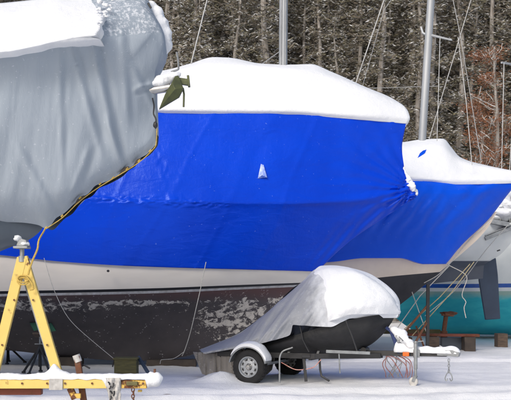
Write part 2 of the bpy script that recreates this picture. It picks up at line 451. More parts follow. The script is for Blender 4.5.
def bare(seed, H, nb, snowf=1.0, leaf=0):
    rnd = random.Random(seed)
    tr = MB(); lean = rnd.uniform(-.04, .04)
    pts = [V((lean*H*i/12+.1*math.sin(i+seed), .1*math.cos(i*1.1), H*i/12)) for i in range(13)]
    tr.tube(pts, [.13*(1-i/12)**.7+.015 for i in range(13)], 7)
    cr = MB()
    def branch(p, d, ln, r, lv):
        q = [p]; dd = d.copy()
        for k in range(4):
            dd = (dd+V((rnd.gauss(0, .16), rnd.gauss(0, .16), rnd.gauss(.07, .12)))).normalized(); q.append(q[-1]+dd*ln/4)
        cr.tube(q, [r*(1-k*.2) for k in range(5)], 3, 0, cap=False)
        if snowf and rnd.random() < snowf:
            cr.tube([a+V((0, 0, r*.9+.012)) for a in q], [r*.45+.006]*5, 3, 1, cap=False)
        if leaf:
            for c in q[1:]: flecks(cr, c, leaf+1, .22, .15, 2, 0, rnd)
        if lv:
            for _ in range(5):
                k = rnd.randint(1, 4); a = rnd.uniform(0, 6.28)
                branch(q[k], (dd+V((math.cos(a), math.sin(a), rnd.uniform(-.3, .5)))*.9).normalized(), ln*.55, r*.55, lv-1)
    for b in range(nb):
        z = H*(.12+.86*(b+rnd.random())/nb); i = min(int(z/H*12), 11); p = pts[i].lerp(pts[i+1], z/H*12-i)
        a = rnd.uniform(0, 6.28)
        branch(p, V((math.cos(a), math.sin(a), rnd.uniform(.1, .8))).normalized(), (1-.6*z/H)*rnd.uniform(1.0, 2.0), .017, 2 if b % 2 else 1)
    return tr, cr
def fleckfast(): pass
protos = []
def tree(name, tr, cr, cm, label, cat, group, loc, sc=1, rz=0):
    e = empty(name, (0, 0, 0), label, cat, group)
    t = tr.build('trunk', M['bark'], e, weld=False); c = cr.build('crown', cm, e, smooth=False, weld=False)
    return e
def place(e, loc, sc, rz, first):
    if first: r = e
    else:
        r = e.copy(); C.objects.link(r)
        for ch in list(e.children):
            k = ch.copy(); C.objects.link(k); k.parent = r
    r.location = loc; r.rotation_euler = (0, 0, rz); r.scale = (sc, sc, sc*random.uniform(.95, 1.1))
    return r
kinds = []
for sd, H, zl, rc in ((1, 19, 1.0, 2.6), (2, 21, 3.0, 2.3), (3, 17, .8, 2.9)):
    tr, cr = conifer(sd, H, zl, rc, 150, 52, .95)
    kinds.append(tree('conifer', tr, cr, [M['needles'], M['twigs'], M['snow_twig']], 'tall snow-dusted conifer in the wood behind the boats', 'tree', 'snow-dusted conifers of the wood', (0, 0, 0)))
for sd, H in ((7, 15), (8, 18)):
    tr, cr = bare(sd, H, 34)
    kinds.append(tree('bare_tree', tr, cr, [M['twigs'], M['snow_twig']], 'leafless tree with snow lying along its twigs in the wood', 'tree', 'bare snowy trees of the wood', (0, 0, 0)))
used = [True]*5
rr = random.Random(5)
def put(k, x, y, sc):
    place(kinds[k], (x, y, hillz(x, y)-.2), sc, rr.uniform(0, 6.28), used[k]); used[k] = False
tr, cr = conifer(31, 19, 2.5, 1.9, 120, 15, 1.0)
kinds.append(tree('slender_pine', tr, cr, [M['needles'], M['twigs'], M['snow_twig']], 'straight slender pine with a bare grey-brown trunk at the front edge of the wood', 'tree', 'slender pines at the wood edge', (0, 0, 0)))
tr, cr = conifer(32, 17, 4.5, 2.1, 110, 13, 1.0)
kinds.append(tree('slender_pine', tr, cr, [M['needles'], M['twigs'], M['snow_twig']], 'straight slender pine with a bare grey-brown trunk at the front edge of the wood', 'tree', 'slender pines at the wood edge', (0, 0, 0)))
used += [True, True]
for i in range(48):
    px = 150+i*8.2+rr.uniform(-4, 4); y = rr.uniform(42.5, 46.5); put(5+(i*7//3) % 2, (px-CX)/F*y, y, rr.uniform(.85, 1.15))
for row, (y0, n, wx) in enumerate(((47, 17, 15), (50, 18, 16), (54, 20, 18), (59, 22, 20), (65, 23, 22), (73, 24, 26), (84, 26, 30))):
    for i in range(n):
        x = -wx+2*wx*(i+.5+rr.uniform(-.4, .4))/n; y = y0+rr.uniform(-2, 2)
        k = rr.choice((0, 1, 2, 0, 2, 3, 4) if row > 0 else (0, 1, 0, 4, 1, 2, 2))
        put(k, x, y, rr.uniform(.85, 1.2))
for sx in (-1, 1):
    for i in range(34):
        put(rr.choice((0, 1, 2, 0, 2, 5)), sx*(15+i*.62+rr.uniform(0, 2)), 48+(i % 4)*5+rr.uniform(-1.5, 1.5), rr.uniform(.9, 1.2))
for px, y, k in ((250, 45.5, 3), (400, 46, 4)):
    put(k, (px-CX)/F*y, y, 1.0)
tr, cr = bare(21, 11.5, 34, .6, leaf=3)
e = tree('rust_leaved_tree', tr, cr, [M['twigs'], M['snow_twig'], M['rust_leaf']], 'tree still holding rust-brown leaves at the right edge of the wood', 'tree', None, (0, 0, 0))
e.location = P(498, 288, 39.5)-V((0, 0, CH)); e.rotation_euler = (0, 0, 1)
cr2 = bare(23, 9.5, 26, .6, leaf=3)
e2 = tree('rust_leaved_sapling', cr2[0], cr2[1], [M['twigs'], M['snow_twig'], M['rust_leaf']], 'smaller rust-leaved sapling just left of the taller brown tree', 'tree', None, (0, 0, 0))
e2.location = P(474, 288, 41)-V((0, 0, CH))

# ================================================================== BIG BLUE YACHT
fb = Frame((0, 19.5), (1, 0))
root = empty('shrink_wrapped_sailboat', (0, 19.5, .1), 'large sailboat in blue shrink wrap with thick snow roof and peeling brown bottom paint', 'sailboat')
def W(w0, w1, p=(.55, .8, .93)):   # beam along the length: stern, midship, bow
    return [(0, w0*.8), (.35, w0), (.6, w0*.93), (.8, w0*.62), (.92, w0*.28), (1, w1)]
rows = [
 ([(-250, 344), (0, 350), (60, 356), (130, 361), (165, 360), (190, 355.5)], [(0, .1), (.6, .14), (1, 0)]),
 ([(-250, 330), (0, 340), (120, 349), (190, 350), (213, 346.5)], [(0, .3), (.5, .34), (.8, .2), (1, 0)]),
 ([(-250, 318), (0, 325), (120, 331), (200, 334), (238, 333)], [(0, .8), (.5, .85), (.8, .42), (1, 0)]),
 ([(-250, 308), (0, 310), (150, 313), (230, 314), (266, 313)], [(0, 1.25), (.5, 1.3), (.8, .68), (1, 0)]),
 ([(-250, 300), (0, 296.5), (150, 293.5), (240, 289.5), (294, 287)], W(1.6, 0)),
 ([(-250, 297.5), (0, 294), (150, 291), (240, 287.3), (298, 284.8)], W(1.63, 0)),
 ([(-250, 295), (0, 291.2), (150, 288.4), (240, 285), (301, 282.8)], W(1.66, 0)),
 ([(-250, 235), (0, 252), (130, 262), (240, 266), (322, 266)], W(1.76, 0)),
 ([(-250, 170), (0, 190), (200, 210), (330, 215), (366, 222)], W(1.7, 0)),
]
near, far = loft(fb, rows, 90, 4)
mb = MB()
def part_rows(a, b): return near[a*4:b*4+1], far[a*4:b*4+1]
for (a, b, mi, bt, tp) in ((0, 4, 0, True, False), (4, 5, 2, False, False), (5, 6, 3, False, False), (6, 8, 1, False, True)):
    n_, f_ = part_rows(a, b); shell(mb, n_, f_, mi, bt, tp)
mb.build('hull', [M['antifoul'], M['gelcoat'], M['stripe_white'], M['stripe_black']], root, angle=60)
# wrap
def wrapdisp(px, py, v, u):
    d = .035*N3(px*.012, py*.02, 2) + .012*N3(px*.05, py*.03, 5)
    dx, dy = px-413, py-189; r = math.hypot(dx, dy); th = math.atan2(dy, dx)
    d += .040*math.exp(-r/42)*min(1, r/6)*math.sin(th*26+2.5*N3(r*.03, th*2))*(1+.8*N3(th*9, 3))
    # diagonal pulls above the lower edge of the bow
    if px > 300: d += .020*math.exp(-((py-(262-(px-330)*.75))/26)**2)*math.sin(px*.55+py*.42+2*N3(px*.04, py*.04))*min(1, (px-300)/40)
    # long diagonal creases from the deck edge
    d += .007*max(0, 1-abs(N3(px*.018+py*.010, py*.006, 9))*9)
    # crinkles low aft, along the rail under the film
    s = py-(196+(px-60)*.055); d += (.05*max(0, N3(px*.09, py*.12, 4))+.02*N3(px*.3, py*.4, 6))*math.exp(-(s/5)**2)*(1 if px < 230 else .15)
    d += .03*math.exp(-((px-163-(py-170)*.15)/4)**2-((py-172)/22)**2)*N3(px*.4, py*.12, 2)
    return d
wr = [
 ([(-252, 233), (0, 255), (60, 261.5), (130, 266), (240, 269.5), (317, 271.5)], W(1.81, 0.02)),
 ([(-254, 200), (0, 228), (120, 240), (250, 244), (349, 242)], W(1.86, .02)),
 ([(-256, 175), (0, 196), (120, 203), (280, 208), (400, 207)], W(1.88, .03)),
 ([(-256, 168), (0, 190), (120, 197), (280, 201), (417, 194)], W(1.84, .03)),
 ([(-256, 150), (0, 165), (160, 172), (300, 168), (404, 166)], [(0, 1.5), (.35, 1.75), (.6, 1.62), (.8, 1.15), (.93, .55), (1, .14)]),
 ([(-256, 130), (0, 140), (160, 142), (300, 140), (402, 148)], [(0, 1.5), (.35, 1.66), (.6, 1.52), (.8, 1.1), (.93, .62), (1, .22)]),
 ([(-256, 108), (0, 112), (160, 112), (290, 113), (360, 117), (406, 121)], [(0, 1.45), (.35, 1.58), (.6, 1.42), (.8, 1.06), (.93, .66), (1, .30)]),
 ([(-250, 88), (0, 86), (160, 80), (290, 78), (392, 105)], [(0, .8), (.35, .85), (.8, .6), (1, .1)]),
]
wn, wf = loft(fb, wr, 380, 20, wrapdisp)
mb = MB(); shell(mb, wn, wf, 0, True, True)
wrap = mb.build('shrink_wrap', M['blue'], root, angle=75)
# snow roof
def snowdisp(px, py, v, u): return .03*N3(px*.02, py*.03, 8)
sr = [
 ([(-258, 110), (0, 114), (160, 113.2), (225, 114.2), (290, 114.6), (350, 119), (408, 123.6)], [(0, 1.45), (.35, 1.58), (.6, 1.42), (.8, 1.06), (.93, .66), (1, .30)]),
 ([(-258, 106), (0, 110), (160, 109), (290, 110), (350, 114), (410, 118)], [(0, 1.5), (.35, 1.65), (.6, 1.48), (.8, 1.12), (.93, .70), (1, .31)]),
 ([(-257, 98), (0, 98), (160, 95), (290, 95), (350, 101), (408, 111)], [(0, 1.35), (.35, 1.5), (.6, 1.35), (.8, 1.0), (.93, .6), (1, .25)]),
 ([(-256, 80), (0, 80), (160, 73), (215, 64), (290, 68), (330, 76), (403, 105)], [(0, .7), (.35, .8), (.6, .7), (.8, .5), (1, .15)]),
 ([(-256, 74), (0, 78), (110, 76), (165, 70), (190, 63.5), (214, 57), (228, 57.5), (262, 63.5), (290, 64.5), (311, 64), (330, 71), (366, 87), (390, 97), (401, 103.5)], [(0, .0), (1, 0)]),
]
sn, sf = loft(fb, sr, 220, 8, snowdisp)
mb = MB(); shell(mb, sn, sf, 0, True, False)
mb.build('snow_roof', M['snow'], root, angle=179)
# frozen smear and snow at the bow pinch
mb = MB(); mb.lump([fb.at(401, 156, .12), fb.at(402.5, 166, .11), fb.at(405.5, 175, .10), fb.at(409.5, 183, .08), fb.at(414, 190, .03), fb.at(417, 196, 0)], [.012, .028, .05, .068, .06, .03], .9, 2, 1, 26, 60)
mb.build('snow_clump', M['snow'], root, angle=180)
def wrap_w(px, py):
    return min(((abs(CX+p.x/p.y*F-px)+abs(HY-(p.z-CH)/p.y*F-py)), i, j) for i, r_ in enumerate(wn) for j, p in enumerate(r_))
_, i_, j_ = wrap_w(262, 172)
mb = MB()
p0 = wn[i_][j_]
mb.add([p0+V((-.02, -.02, .16)), p0+V((.03, -.03, .14)), p0+V((.10, -.03, -.10)), p0+V((-.08, -.03, -.12)), p0+V((.0, -.075, -.06))],
       [(0, 1, 4), (1, 2, 4), (2, 3, 4), (3, 0, 4)])
M['blue_pale'] = simple('film_vent', (.10, .19, .70), (.45, .55, .85), .4, 14, bs=.3)
mb.build('film_vent', M['blue_pale'], root)
# small fittings on the topside
mb = MB(); p = fb.at(108, 271, 1.76); mb.lathe(p+V((0, .05, 0)), (0, -1, 0), [(0.0, .08), (.018, .08), (.022, .07), (.022, 0)], 12)
mb.build('through_hull', M['black'], root)
mb = MB()
for q in ([(29.5, 323), (40, 322), (43, 329), (34, 331)], [(45.5, 323.5), (51, 323), (56, 331), (49.5, 332)]):
    def hw(px, py):
        b = min(((abs(CX+p.x/p.y*F-px)+abs(HY-(p.z-CH)/p.y*F-py)), i, j) for i, r in enumerate(near[:20]) for j, p in enumerate(r))
        return near[b[1]][b[2]].y
    yy = min(hw(px, py) for px, py in q)-.03
    mb.prism([P(px, py, yy) for px, py in q], (0, .05, 0))
mb.build('tape_patch', M['green_tape'], root)
# tie-down lines
mb = MB()
mb.tube([fb.at(44, 258, 1.86), fb.at(54, 290, 1.95), fb.at(67, 316, 1.9), fb.at(90, 339, 1.9), fb.at(114, 359, 2.1)], .006, 5)
mb.build('tie_line', M['wire_pale'], root)
mb = MB()
mb.tube([fb.at(206, 262, 1.85), fb.at(198, 300, 1.9), fb.at(184, 352, 1.7), fb.at(182, 356, 1.7)], .008, 5)
mb.tube([fb.at(184, 352, 1.7), fb.at(172, 359, 1.75), fb.at(161, 360, 1.8), fb.at(160, 364, 1.8)], .006, 5)
mb.build('tie_line', M['wire_pale'], root)
# mast with shrouds
def mast(parent, fr, base_, top_, r, name='mast'):
    a = fr.at(*base_, 0); b = fr.at(*top_, 0)
    mb = MB(); mb.tube([a, b], [r, r*.9], 16)
    return mb.build(name, M['alu'], parent), a, b
mo, ma, mt = mast(root, fb, (283, 75), (286, -330), .088)
mb = MB()
mb.tube([fb.at(281, 66, .10), fb.at(284, -320, .10)], .012, 6); mb.tube([fb.at(285.5, 66, .10), fb.at(288, -320, .10)], .008, 6)
mb.build('halyard', M['wire'], mo)
mb = MB(); mb.tube([fb.at(190, 68, .1), fb.at(207, 0, .08), mt], .014, 5); mb.build('backstay', M['wire'], root)
mb = MB(); mb.tube([fb.at(262, 64, .0), fb.at(279, 52, -.1), fb.at(284, 46, 0)], .010, 5); mb.build('line', M['wire'], root)
def block(name, px, py0, D, w, h, d, m, label, cat, group=None, rot=0, z0=0.0):
    x = (px-CX)/F*D; e = MB(); e.box((x, D, z0+h/2), (w, d, h), Matrix.Rotation(rot, 3, 'Z'))
    o = e.build(name, m, None, bev=.01); return tag(o, label, cat, group)
block('keel_block', 172, 0, 19.45, 1.0, .14, .4, M['wood_dark'], 'dark timber standing in for block shadow under the forward end of the big blue boat keel', 'timber')  # long dark timber doubles as the block shadow under the hull
block('keel_block', 70, 0, 19.45, .5, .20, .4, M['wood_dark'], 'dark timber under the big boat keel behind the black tripod stand', 'timber')

# ================================================================== SECOND BLUE YACHT
f2 = Frame((0, 23.0), (1, 0))
root2 = empty('shrink_wrapped_yacht', (4.3, 23, .1), 'second blue-wrapped boat behind, bow at right edge, tan topsides and black bottom', 'sailboat')
def W2(w, e=0): return [(0, w*.8), (.4, w), (.65, w*.85), (.83, w*.5), (.94, w*.24), (1, e)]
def W2w(w, e=0): return [(0, w*.8), (.4, w), (.65, w*.92), (.83, w*.64), (.94, w*.36), (1, e)]
rows = [
 ([(60, 340), (300, 340), (355, 336), (375, 325)], [(0, .1), (.7, .12), (1, 0)]),
 ([(55, 326), (300, 328), (388, 314)], [(0, .5), (.6, .5), (.9, .12), (1, 0)]),
 ([(50, 310), (300, 308), (370, 304), (407, 299.5)], [(0, 1.0), (.6, .9), (.88, .3), (1, 0)]),
 ([(45, 290), (300, 285), (400, 275.5), (440, 272)], W2(1.45)),
 ([(40, 270), (300, 262), (400, 256), (459, 256)], W2(1.38)),
 ([(38, 248), (300, 246), (430, 241), (479, 238)], W2(1.0)),
 ([(38, 240), (300, 240), (430, 230), (489, 226)], W2(.8)),
 ([(38, 220), (300, 215), (430, 212), (497, 212)], W2(.4)),
]
near2, far2 = loft(f2, rows, 70, 4)
mb = MB()
shell(mb, near2[:13], far2[:13], 0, True, False); shell(mb, near2[12:], far2[12:], 1, False, True)
mb.build('hull', [M['black_bottom'], M['gelcoat_tan']], root2, angle=60)
def w2disp(px, py, v, u):
    d = .03*N3(px*.02, py*.03, 12) + .012*N3(px*.07, py*.05, 15)
    d += .034*math.exp(-((py-212-(px-420)*.1)/24)**2)*math.sin((px*.75+py*.5)*.55+2*N3(px*.05, py*.05, 2))*max(0, min(1, (470-px)/40))
    d += .016*math.sin(px*.30+py*.30+2.5*N3(px*.03, py*.03, 8))*max(0, min(1, (px-435)/25))
    d += .018*max(0, 1-abs(N3(px*.04-py*.035, py*.012+px*.012, 19))*7)
    return d
wr2 = [
 ([(36, 272), (300, 264), (335, 261.5), (365, 258), (400, 258), (425, 264), (446, 264)], W2w(1.72, .22)),
 ([(36, 255), (300, 248), (400, 238), (462, 245)], W2w(1.68, .22)),
 ([(36, 225), (300, 222), (430, 212), (489, 219)], W2w(1.7, .12)),
 ([(36, 205), (300, 200), (430, 195), (505, 198)], W2w(1.66, .05)),
 ([(36, 190), (300, 184), (412, 181), (450, 183), (475, 184.5), (517, 181)], W2(1.58, .03)),
 ([(36, 175), (300, 165), (430, 160), (500, 174)], [(0, .9), (.6, .8), (1, .05)]),
]
a2, b2 = loft(f2, wr2, 200, 16, w2disp)
mb = MB(); shell(mb, a2, b2, 0, True, True); mb.build('shrink_wrap', M['blue2'], root2, angle=75)
sr2 = [
 ([(34, 192), (300, 184), (400, 181), (430, 181.5), (455, 184.5), (478, 184.3), (519, 183)], W2(1.58, .05)),
 ([(34, 186), (300, 179), (400, 176.5), (450, 180), (480, 180), (520, 180)], W2(1.66, .07)),
 ([(34, 170), (300, 160), (400, 161), (445, 161), (462, 169), (519, 176)], W2(1.2, .05)),
 ([(34, 158), (300, 147), (402, 148), (441, 146), (459, 160), (518, 173)], W2(.8, .03)),
 ([(34, 155), (300, 143), (402, 142), (420, 139.5), (443, 138.5), (452, 148), (460, 157), (490, 166), (518, 171.5)], [(0, 0), (1, 0)]),
]
a2, b2 = loft(f2, sr2, 140, 8, snowdisp)
mb = MB(); shell(mb, a2, b2, 0, True, False); mb.build('snow_roof', M['snow'], root2, angle=179)
def surf(G, px, py):
    return min((abs(CX+p.x/p.y*F-px)+abs(HY-(p.z-CH)/p.y*F-py), i, j) for i, r_ in enumerate(G) for j, p in enumerate(r_))
def patch(G, q, off=.012):
    out = []
    for px, py in q:
        _, i, j = surf(G, px, py); out.append(P(px, py, G[i][j].y-off))
    return out
mb = MB(); mb.prism(patch(a2, [(417.5, 158), (420, 153), (423, 150.5), (426.5, 149.5), (425, 153), (421, 156)]), (0, .04, 0)); mb.build('bare_film', M['blue2'], root2)
mo2, _, mt2 = mast(root2, f2, (421.5, 150), (441, -160), .096)
mb = MB()
s0 = f2.at(428.5, 34.5, .0)
mb.tube([f2.at(421, 27, -.1), f2.at(423, 33, -.05), f2.at(427, 35, 0), s0], .028, 8); mb.tube([s0, f2.at(452, 40, .35)], [.035, .022], 8)
mb.build('spreader', M['alu'], mo2)
for nm, pts in (('shroud', [f2.at(440, 38, .35), f2.at(437, 141, 1.0)]), ('forestay', [f2.at(441, -60, 0), f2.at(461, 39, .0), f2.at(481, 160, 0)]),
                ('backstay', [mt2, f2.at(384, 0, .0), f2.at(348, 106, 0)]), ('shroud', [f2.at(433, -60, -.2), f2.at(384, 10, -.6), f2.at(362, 88, -1.2)]),
                ('inner_stay', [f2.at(458, 37, .2), f2.at(466, 100, .4), f2.at(472, 165, .7)])):
    mb = MB(); mb.tube(pts, .009 if nm != 'backstay' else .014, 5); mb.build(nm, M['wire'], root2)
# ================================================================== WHITE YACHT WITH RUDDER
f3 = Frame((0, 26.5), (1, 0))
root3 = empty('white_sailboat', (6.2, 26.5, .1), 'white sailboat stern with slate underside, navy rudder and steel davit, behind the second blue boat', 'sailboat')
def W3(w): return [(0, 0), (.2, w*.5), (.5, w), (.8, w*.85), (1, w*.6)]
rows = [
 ([(200, 330), (330, 326), (385, 299), (428, 284.5), (483, 278.5)], [(0, 0), (.5, .08), (.85, .06), (1, .05)]),
 ([(195, 310), (330, 300), (385, 285), (440, 272), (484, 266)], [(0, 0), (.4, .5), (.75, .25), (1, .08)]),
 ([(190, 285), (330, 275), (400, 266), (455, 261), (490, 261)], W3(.9)),
 ([(185, 278), (330, 268), (400, 262), (456, 257), (500, 255)], W3(1.1)),
 ([(180, 250), (330, 245), (420, 240), (480, 236), (517, 236)], W3(1.5)),
 ([(175, 225), (330, 224), (420, 222), (480, 223), (530, 222)], W3(1.45)),
]
a3, b3 = loft(f3, rows, 60, 4)
mb = MB(); shell(mb, a3[:9], b3[:9], 0, True, False); shell(mb, a3[8:], b3[8:], 1, False, True)
mb.build('hull', [M['slate'], M['gelcoat_white']], root3, angle=50)
mb = MB()
mb.prism([f3.at(x, y, .05) for x, y in ((481, 259), (496, 258), (498, 275), (500.5, 319), (485.5, 320), (479, 280))], (0, .1, 0))
mb.build('rudder', M['navy'], root3, bev=.02)
mb = MB(); mb.bar(f3.at(484, 239, 1.0), f3.at(518, 225, 1.0), .10, .3); mb.bar(f3.at(484, 236, 1.0), f3.at(518, 222, 1.0), .03, .3)
mb.bar(f3.at(489, 222, 1.0), f3.at(507, 225, 1.0), .12, .5); mb.build('stern_davit', M['galv'], root3, bev=.01)
mb = MB(); mb.tube([f3.at(497, 251, 1.12), f3.at(500, 250, 1.12)], .02, 6); mb.build('exhaust_outlet', M['black'], root3)
mb = MB()
for i, (px, py, rx, rz) in enumerate(((500, 214, .5, .24), (512, 208, .5, .3), (522, 212, .5, .35), (480, 219, .5, .14), (508, 198, .22, .25))):
    mb.blob(f3.at(px, py, .3), (rx, .9, rz), .5, i+20)
mb.build('snow_load', M['snow'], root3, angle=180)
mb = MB(); mb.tube([f3.at(500, 222, .9), f3.at(500, 208, .9)], .02, 6); mb.tube([f3.at(510, 222, .9), f3.at(509, 204, .9)], .02, 6)
mb.tube([f3.at(494, 209, .9), f3.at(520, 203, .9)], .02, 6); mb.build('stern_rail', M['steel'], root3)
# keel post so it stands
mb = MB(); mb.prism([f3.at(x, y, .1) for x, y in ((250, 318), (340, 318), (335, 343), (265, 343))], (0, .2, 0)); mb.build('keel', M['slate'], root3)

# ================================================================== TURQUOISE-BOTTOMED BOAT
f4 = Frame((0, 30.5), (1, 0))
root4 = empty('turquoise_bottomed_boat', (9, 30.5, .1), 'pale boat far right with blue waterline stripe and turquoise bottom paint on timbers', 'sailboat')
def W4(w): return [(0, 0), (.1, w*.4), (.35, w), (.7, w), (1, w*.6)]
rows = [
 ([(412, 330), (450, 334), (520, 335), (650, 334)], [(0, 0), (.3, .3), (1, .3)]),
 ([(396, 318), (450, 326), (520, 327), (655, 326)], [(0, 0), (.1, .5), (.4, 1.0), (1, .8)]),
 ([(385, 305), (450, 308), (520, 309), (660, 306)], W4(1.45)),
 ([(376, 291), (450, 291.5), (520, 291), (665, 289)], W4(1.7)),
 ([(374, 287.5), (450, 288), (520, 287.4), (667, 285)], W4(1.72)),
 ([(372, 283.6), (450, 284), (520, 283.4), (668, 281)], W4(1.74)),
 ([(360, 262), (450, 262), (520, 262), (675, 256)], W4(1.8)),
 ([(350, 240), (450, 242), (520, 242), (680, 238)], W4(1.8)),
]
a4, b4 = loft(f4, rows, 60, 4); mb = MB()
for a, b, mi, bt, tp in ((0, 3, 0, True, False), (3, 4, 1, False, False), (4, 5, 2, False, False), (5, 7, 1, False, True)):
    shell(mb, a4[a*4:b*4+1], b4[a*4:b*4+1], mi, bt, tp)
mb.build('hull', [M['turquoise'], M['gelcoat_white'], M['stripe_blue']], root4, angle=60)
mb = MB(); sr4 = [([(355, 241), (450, 243), (670, 240)], W4(1.75)), ([(357, 236), (450, 238), (670, 234)], W4(1.6)), ([(370, 233), (450, 232), (670, 228)], [(0, 0), (1, 0)])]
a, b = loft(f4, sr4, 40, 4); shell(mb, a, b); mb.build('snow_deck', M['snow'], root4)
mo4, _, mt4 = mast(root4, f4, (516, 240), (519, -300), .09)
mb = MB(); mb.tube([f4.at(501.5, 62.5, .5), f4.at(517, 65, 0), f4.at(530, 62, -.5)], .035, 6); mb.build('spreader', M['alu'], mo4)
for nm, pts in (('shroud', [f4.at(504, 63, .5), f4.at(500, 240, 1.7)]), ('backstay', [f4.at(509, -127, 0), f4.at(470, 3, .0), f4.at(400, 236, 0)]),
                ('lower_shroud', [f4.at(515, 70, 0), f4.at(506, 240, 1.5)])):
    mb = MB(); mb.tube(pts, .013, 5); mb.build(nm, M['wire'], root4)
# bunting line across the wood
mb = MB(); mb.tube([V(((px-CX)/F*36, 36, CH+(HY-py)/F*36)) for px, py in ((330, 84), (370, 88), (405, 87), (440, 86))], .012, 5)
tag(mb.build('overhead_wire', M['wire'], None), 'thin overhead wire strung in front of the wood between the two masts', 'wire')

# ================================================================== TIMBERS AND STANDS AT RIGHT
def jackstand(name, px, py_top, D, label, mat, spread=.45, legs=4, pad=True, rz=.3, group=None):
    x = (px-CX)/F*D; zt = CH+(HY-py_top)/F*D
    e = empty(name, (x, D, 0), label, 'boat stand', group)
    hub = V((x, D, zt*.62))
    for i in range(legs):
        a = rz+2*math.pi*i/legs; f = V((x+spread*math.cos(a), D+spread*math.sin(a), 0.02))
        m_ = MB(); m_.tube([V((x, D, zt*.70)), f], .022, 8); m_.tube([f-V((0, 0, .02)), f+V((0, 0, .01))], .04, 8); m_.build('leg', mat, e)
    m_ = MB(); m_.tube([V((x, D, .12)), V((x, D, zt*.75))], .032, 10); m_.build('sleeve', mat, e)
    m_ = MB(); m_.tube([V((x, D, zt*.3)), V((x, D, zt-.03))], .018, 8); m_.tube([V((x-.1, D, zt*.76)), V((x+.1, D, zt*.76))], .011, 6); m_.build('screw', M['galv'], e)
    if pad: m_ = MB(); m_.box((x, D, zt), (.24, .24, .04), Matrix.Rotation(-.3, 3, 'X')); m_.build('pad', M['wood'], e, bev=.008)
    return e
jackstand('jack_stand', 40, 335, 17.9, 'black tripod jack stand under the big blue boat behind the yellow A-frame', M['black'], .32, 5, True, .5)
jackstand('jack_stand', 8, 338, 20.3, 'black jack stand on far side of the big boat at left edge', M['black'], .35, 4, False, .2)
# tall dark prop
D = 22.3
e = empty('boat_prop', (P(427, 340, D).x, D, 0), 'tall dark steel prop with diagonal brace beneath the second blue bow', 'boat stand')
mb = MB(); mb.bar(P(428, 284, D), P(427.5, 350, D), .075, .075); mb.build('post', M['black'], e, bev=.006)
mb = MB(); mb.bar(P(427, 306, D), P(404, 333, D-.05), .05, .05); mb.bar(P(427, 322, D), P(414, 345, D-.3), .05, .05); mb.build('brace', M['rust'], e, bev=.006)
mb = MB(); mb.bar(P(400, 333, D-.05), P(416, 352, D-.4), .06, .06); mb.build('strut', M['rust'], e, bev=.006); mb = MB(); mb.bar(P(416, 326, D+.3), P(424, 347, D+.3), .04, .04); mb.build('strut', M['rust'], e, bev=.006)
# adjustable head with small pad (right)
D = 24.5
e = empty('screw_stand', (P(447, 340, D).x, D, 0), 'rusty screw stand with tilted dark pad in front of the turquoise hull', 'boat stand')
mb = MB(); mb.tube([P(444, 331, D), P(446, 316, D)], .06, 8); mb.tube([P(444, 354, D), P(444, 331, D)], .09, 10); mb.build('screw', M['rust'], e)
mb = MB(); mb.blob(P(449, 314, D), (.2, .15, .06), .5, 3); mb.bar(P(442, 315, D), P(456, 313, D), .05, .2); mb.build('pad', M['rust'], e)
mb = MB(); mb.box(P(444, 350, D), (.4, .4, .08)); mb.build('foot', M['wood'], e)
D = 24.2
mb = MB(); mb.bar(P(396, 334.5, D), P(479, 335.5, D), .07, .2); tag(mb.build('steel_rail', M['redrust'], None, bev=.01), 'long red-brown steel rail lying across the timber blocks at right', 'rail')
mb = MB(); mb.bar(P(372, 331.5, D+1), P(440, 331.8, D+1), .12, .2); tag(mb.build('mossy_beam', M['mossy'], None, bev=.01), 'mossy green timber beam behind the trailer tongue', 'beam')
def blk(px0, px1, py0, D, m, label, name='timber_block'):
    a = P(px0, py0, D); b = P(px1, py0, D); mb = MB(); h = a.z+.03
    mb.box(((a.x+b.x)/2, D, h/2-.03), (b.x-a.x, .4, h)); o = mb.build(name, m, None, bev=.012); tag(o, label, 'timber block')
blk(427, 438, 336.8, 24.0, M['wood'], 'brown timber block under the rusty rail, beside the dark prop')
blk(463, 474, 336.8, 24.2, M['wood_dark'], 'dark timber block carrying the right end of the rusty rail')
blk(440, 461, 337.0, 24.6, M['gelcoat_grey'], 'wide grey block between the two timber blocks')
blk(496, 506, 333.5, 26.2, M['wood'], 'timber block alone at the far right edge')
blk(400, 411, 337, 24.3, M['wood'], 'timber block under the left end of the rusty rail')
for (x0, x1) in ((440, 462), (497, 507)):
    pass
# guy cords from the second bow
mb = MB()
for pts in ([(470, 264), (440, 297), (400, 333)], [(474, 262), (452, 292), (412, 336)], [(447, 264), (467, 278), (462, 296), (466, 302), (464, 308), (466, 318)], [(449, 266), (420, 296), (396, 330)], [(412, 292), (417, 306), (428, 337)]):
    m_ = MB(); m_.tube([P(x, y, 22.9-.3*i/len(pts)) for i, (x, y) in enumerate(pts)], .011, 5)
    m_.build('guy_line', M['ochre_rope'] if pts[0][0] in (474, 470) else M['wire_pale'], root2)
m_ = MB(); m_.tube([P(508, 225, 24.9), P(486, 250, 24.5), P(455, 290, 24), P(425, 316, 23.6)], .010, 5); m_.build('guy_line', M['wire_pale'], root3)
m_ = MB(); m_.tube([P(492, 219, 22.9), P(470, 240, 22.9), P(438, 275, 22.9), P(424, 283, 22.9)], .010, 5); m_.build('bow_line', M['wire_pale'], root2)

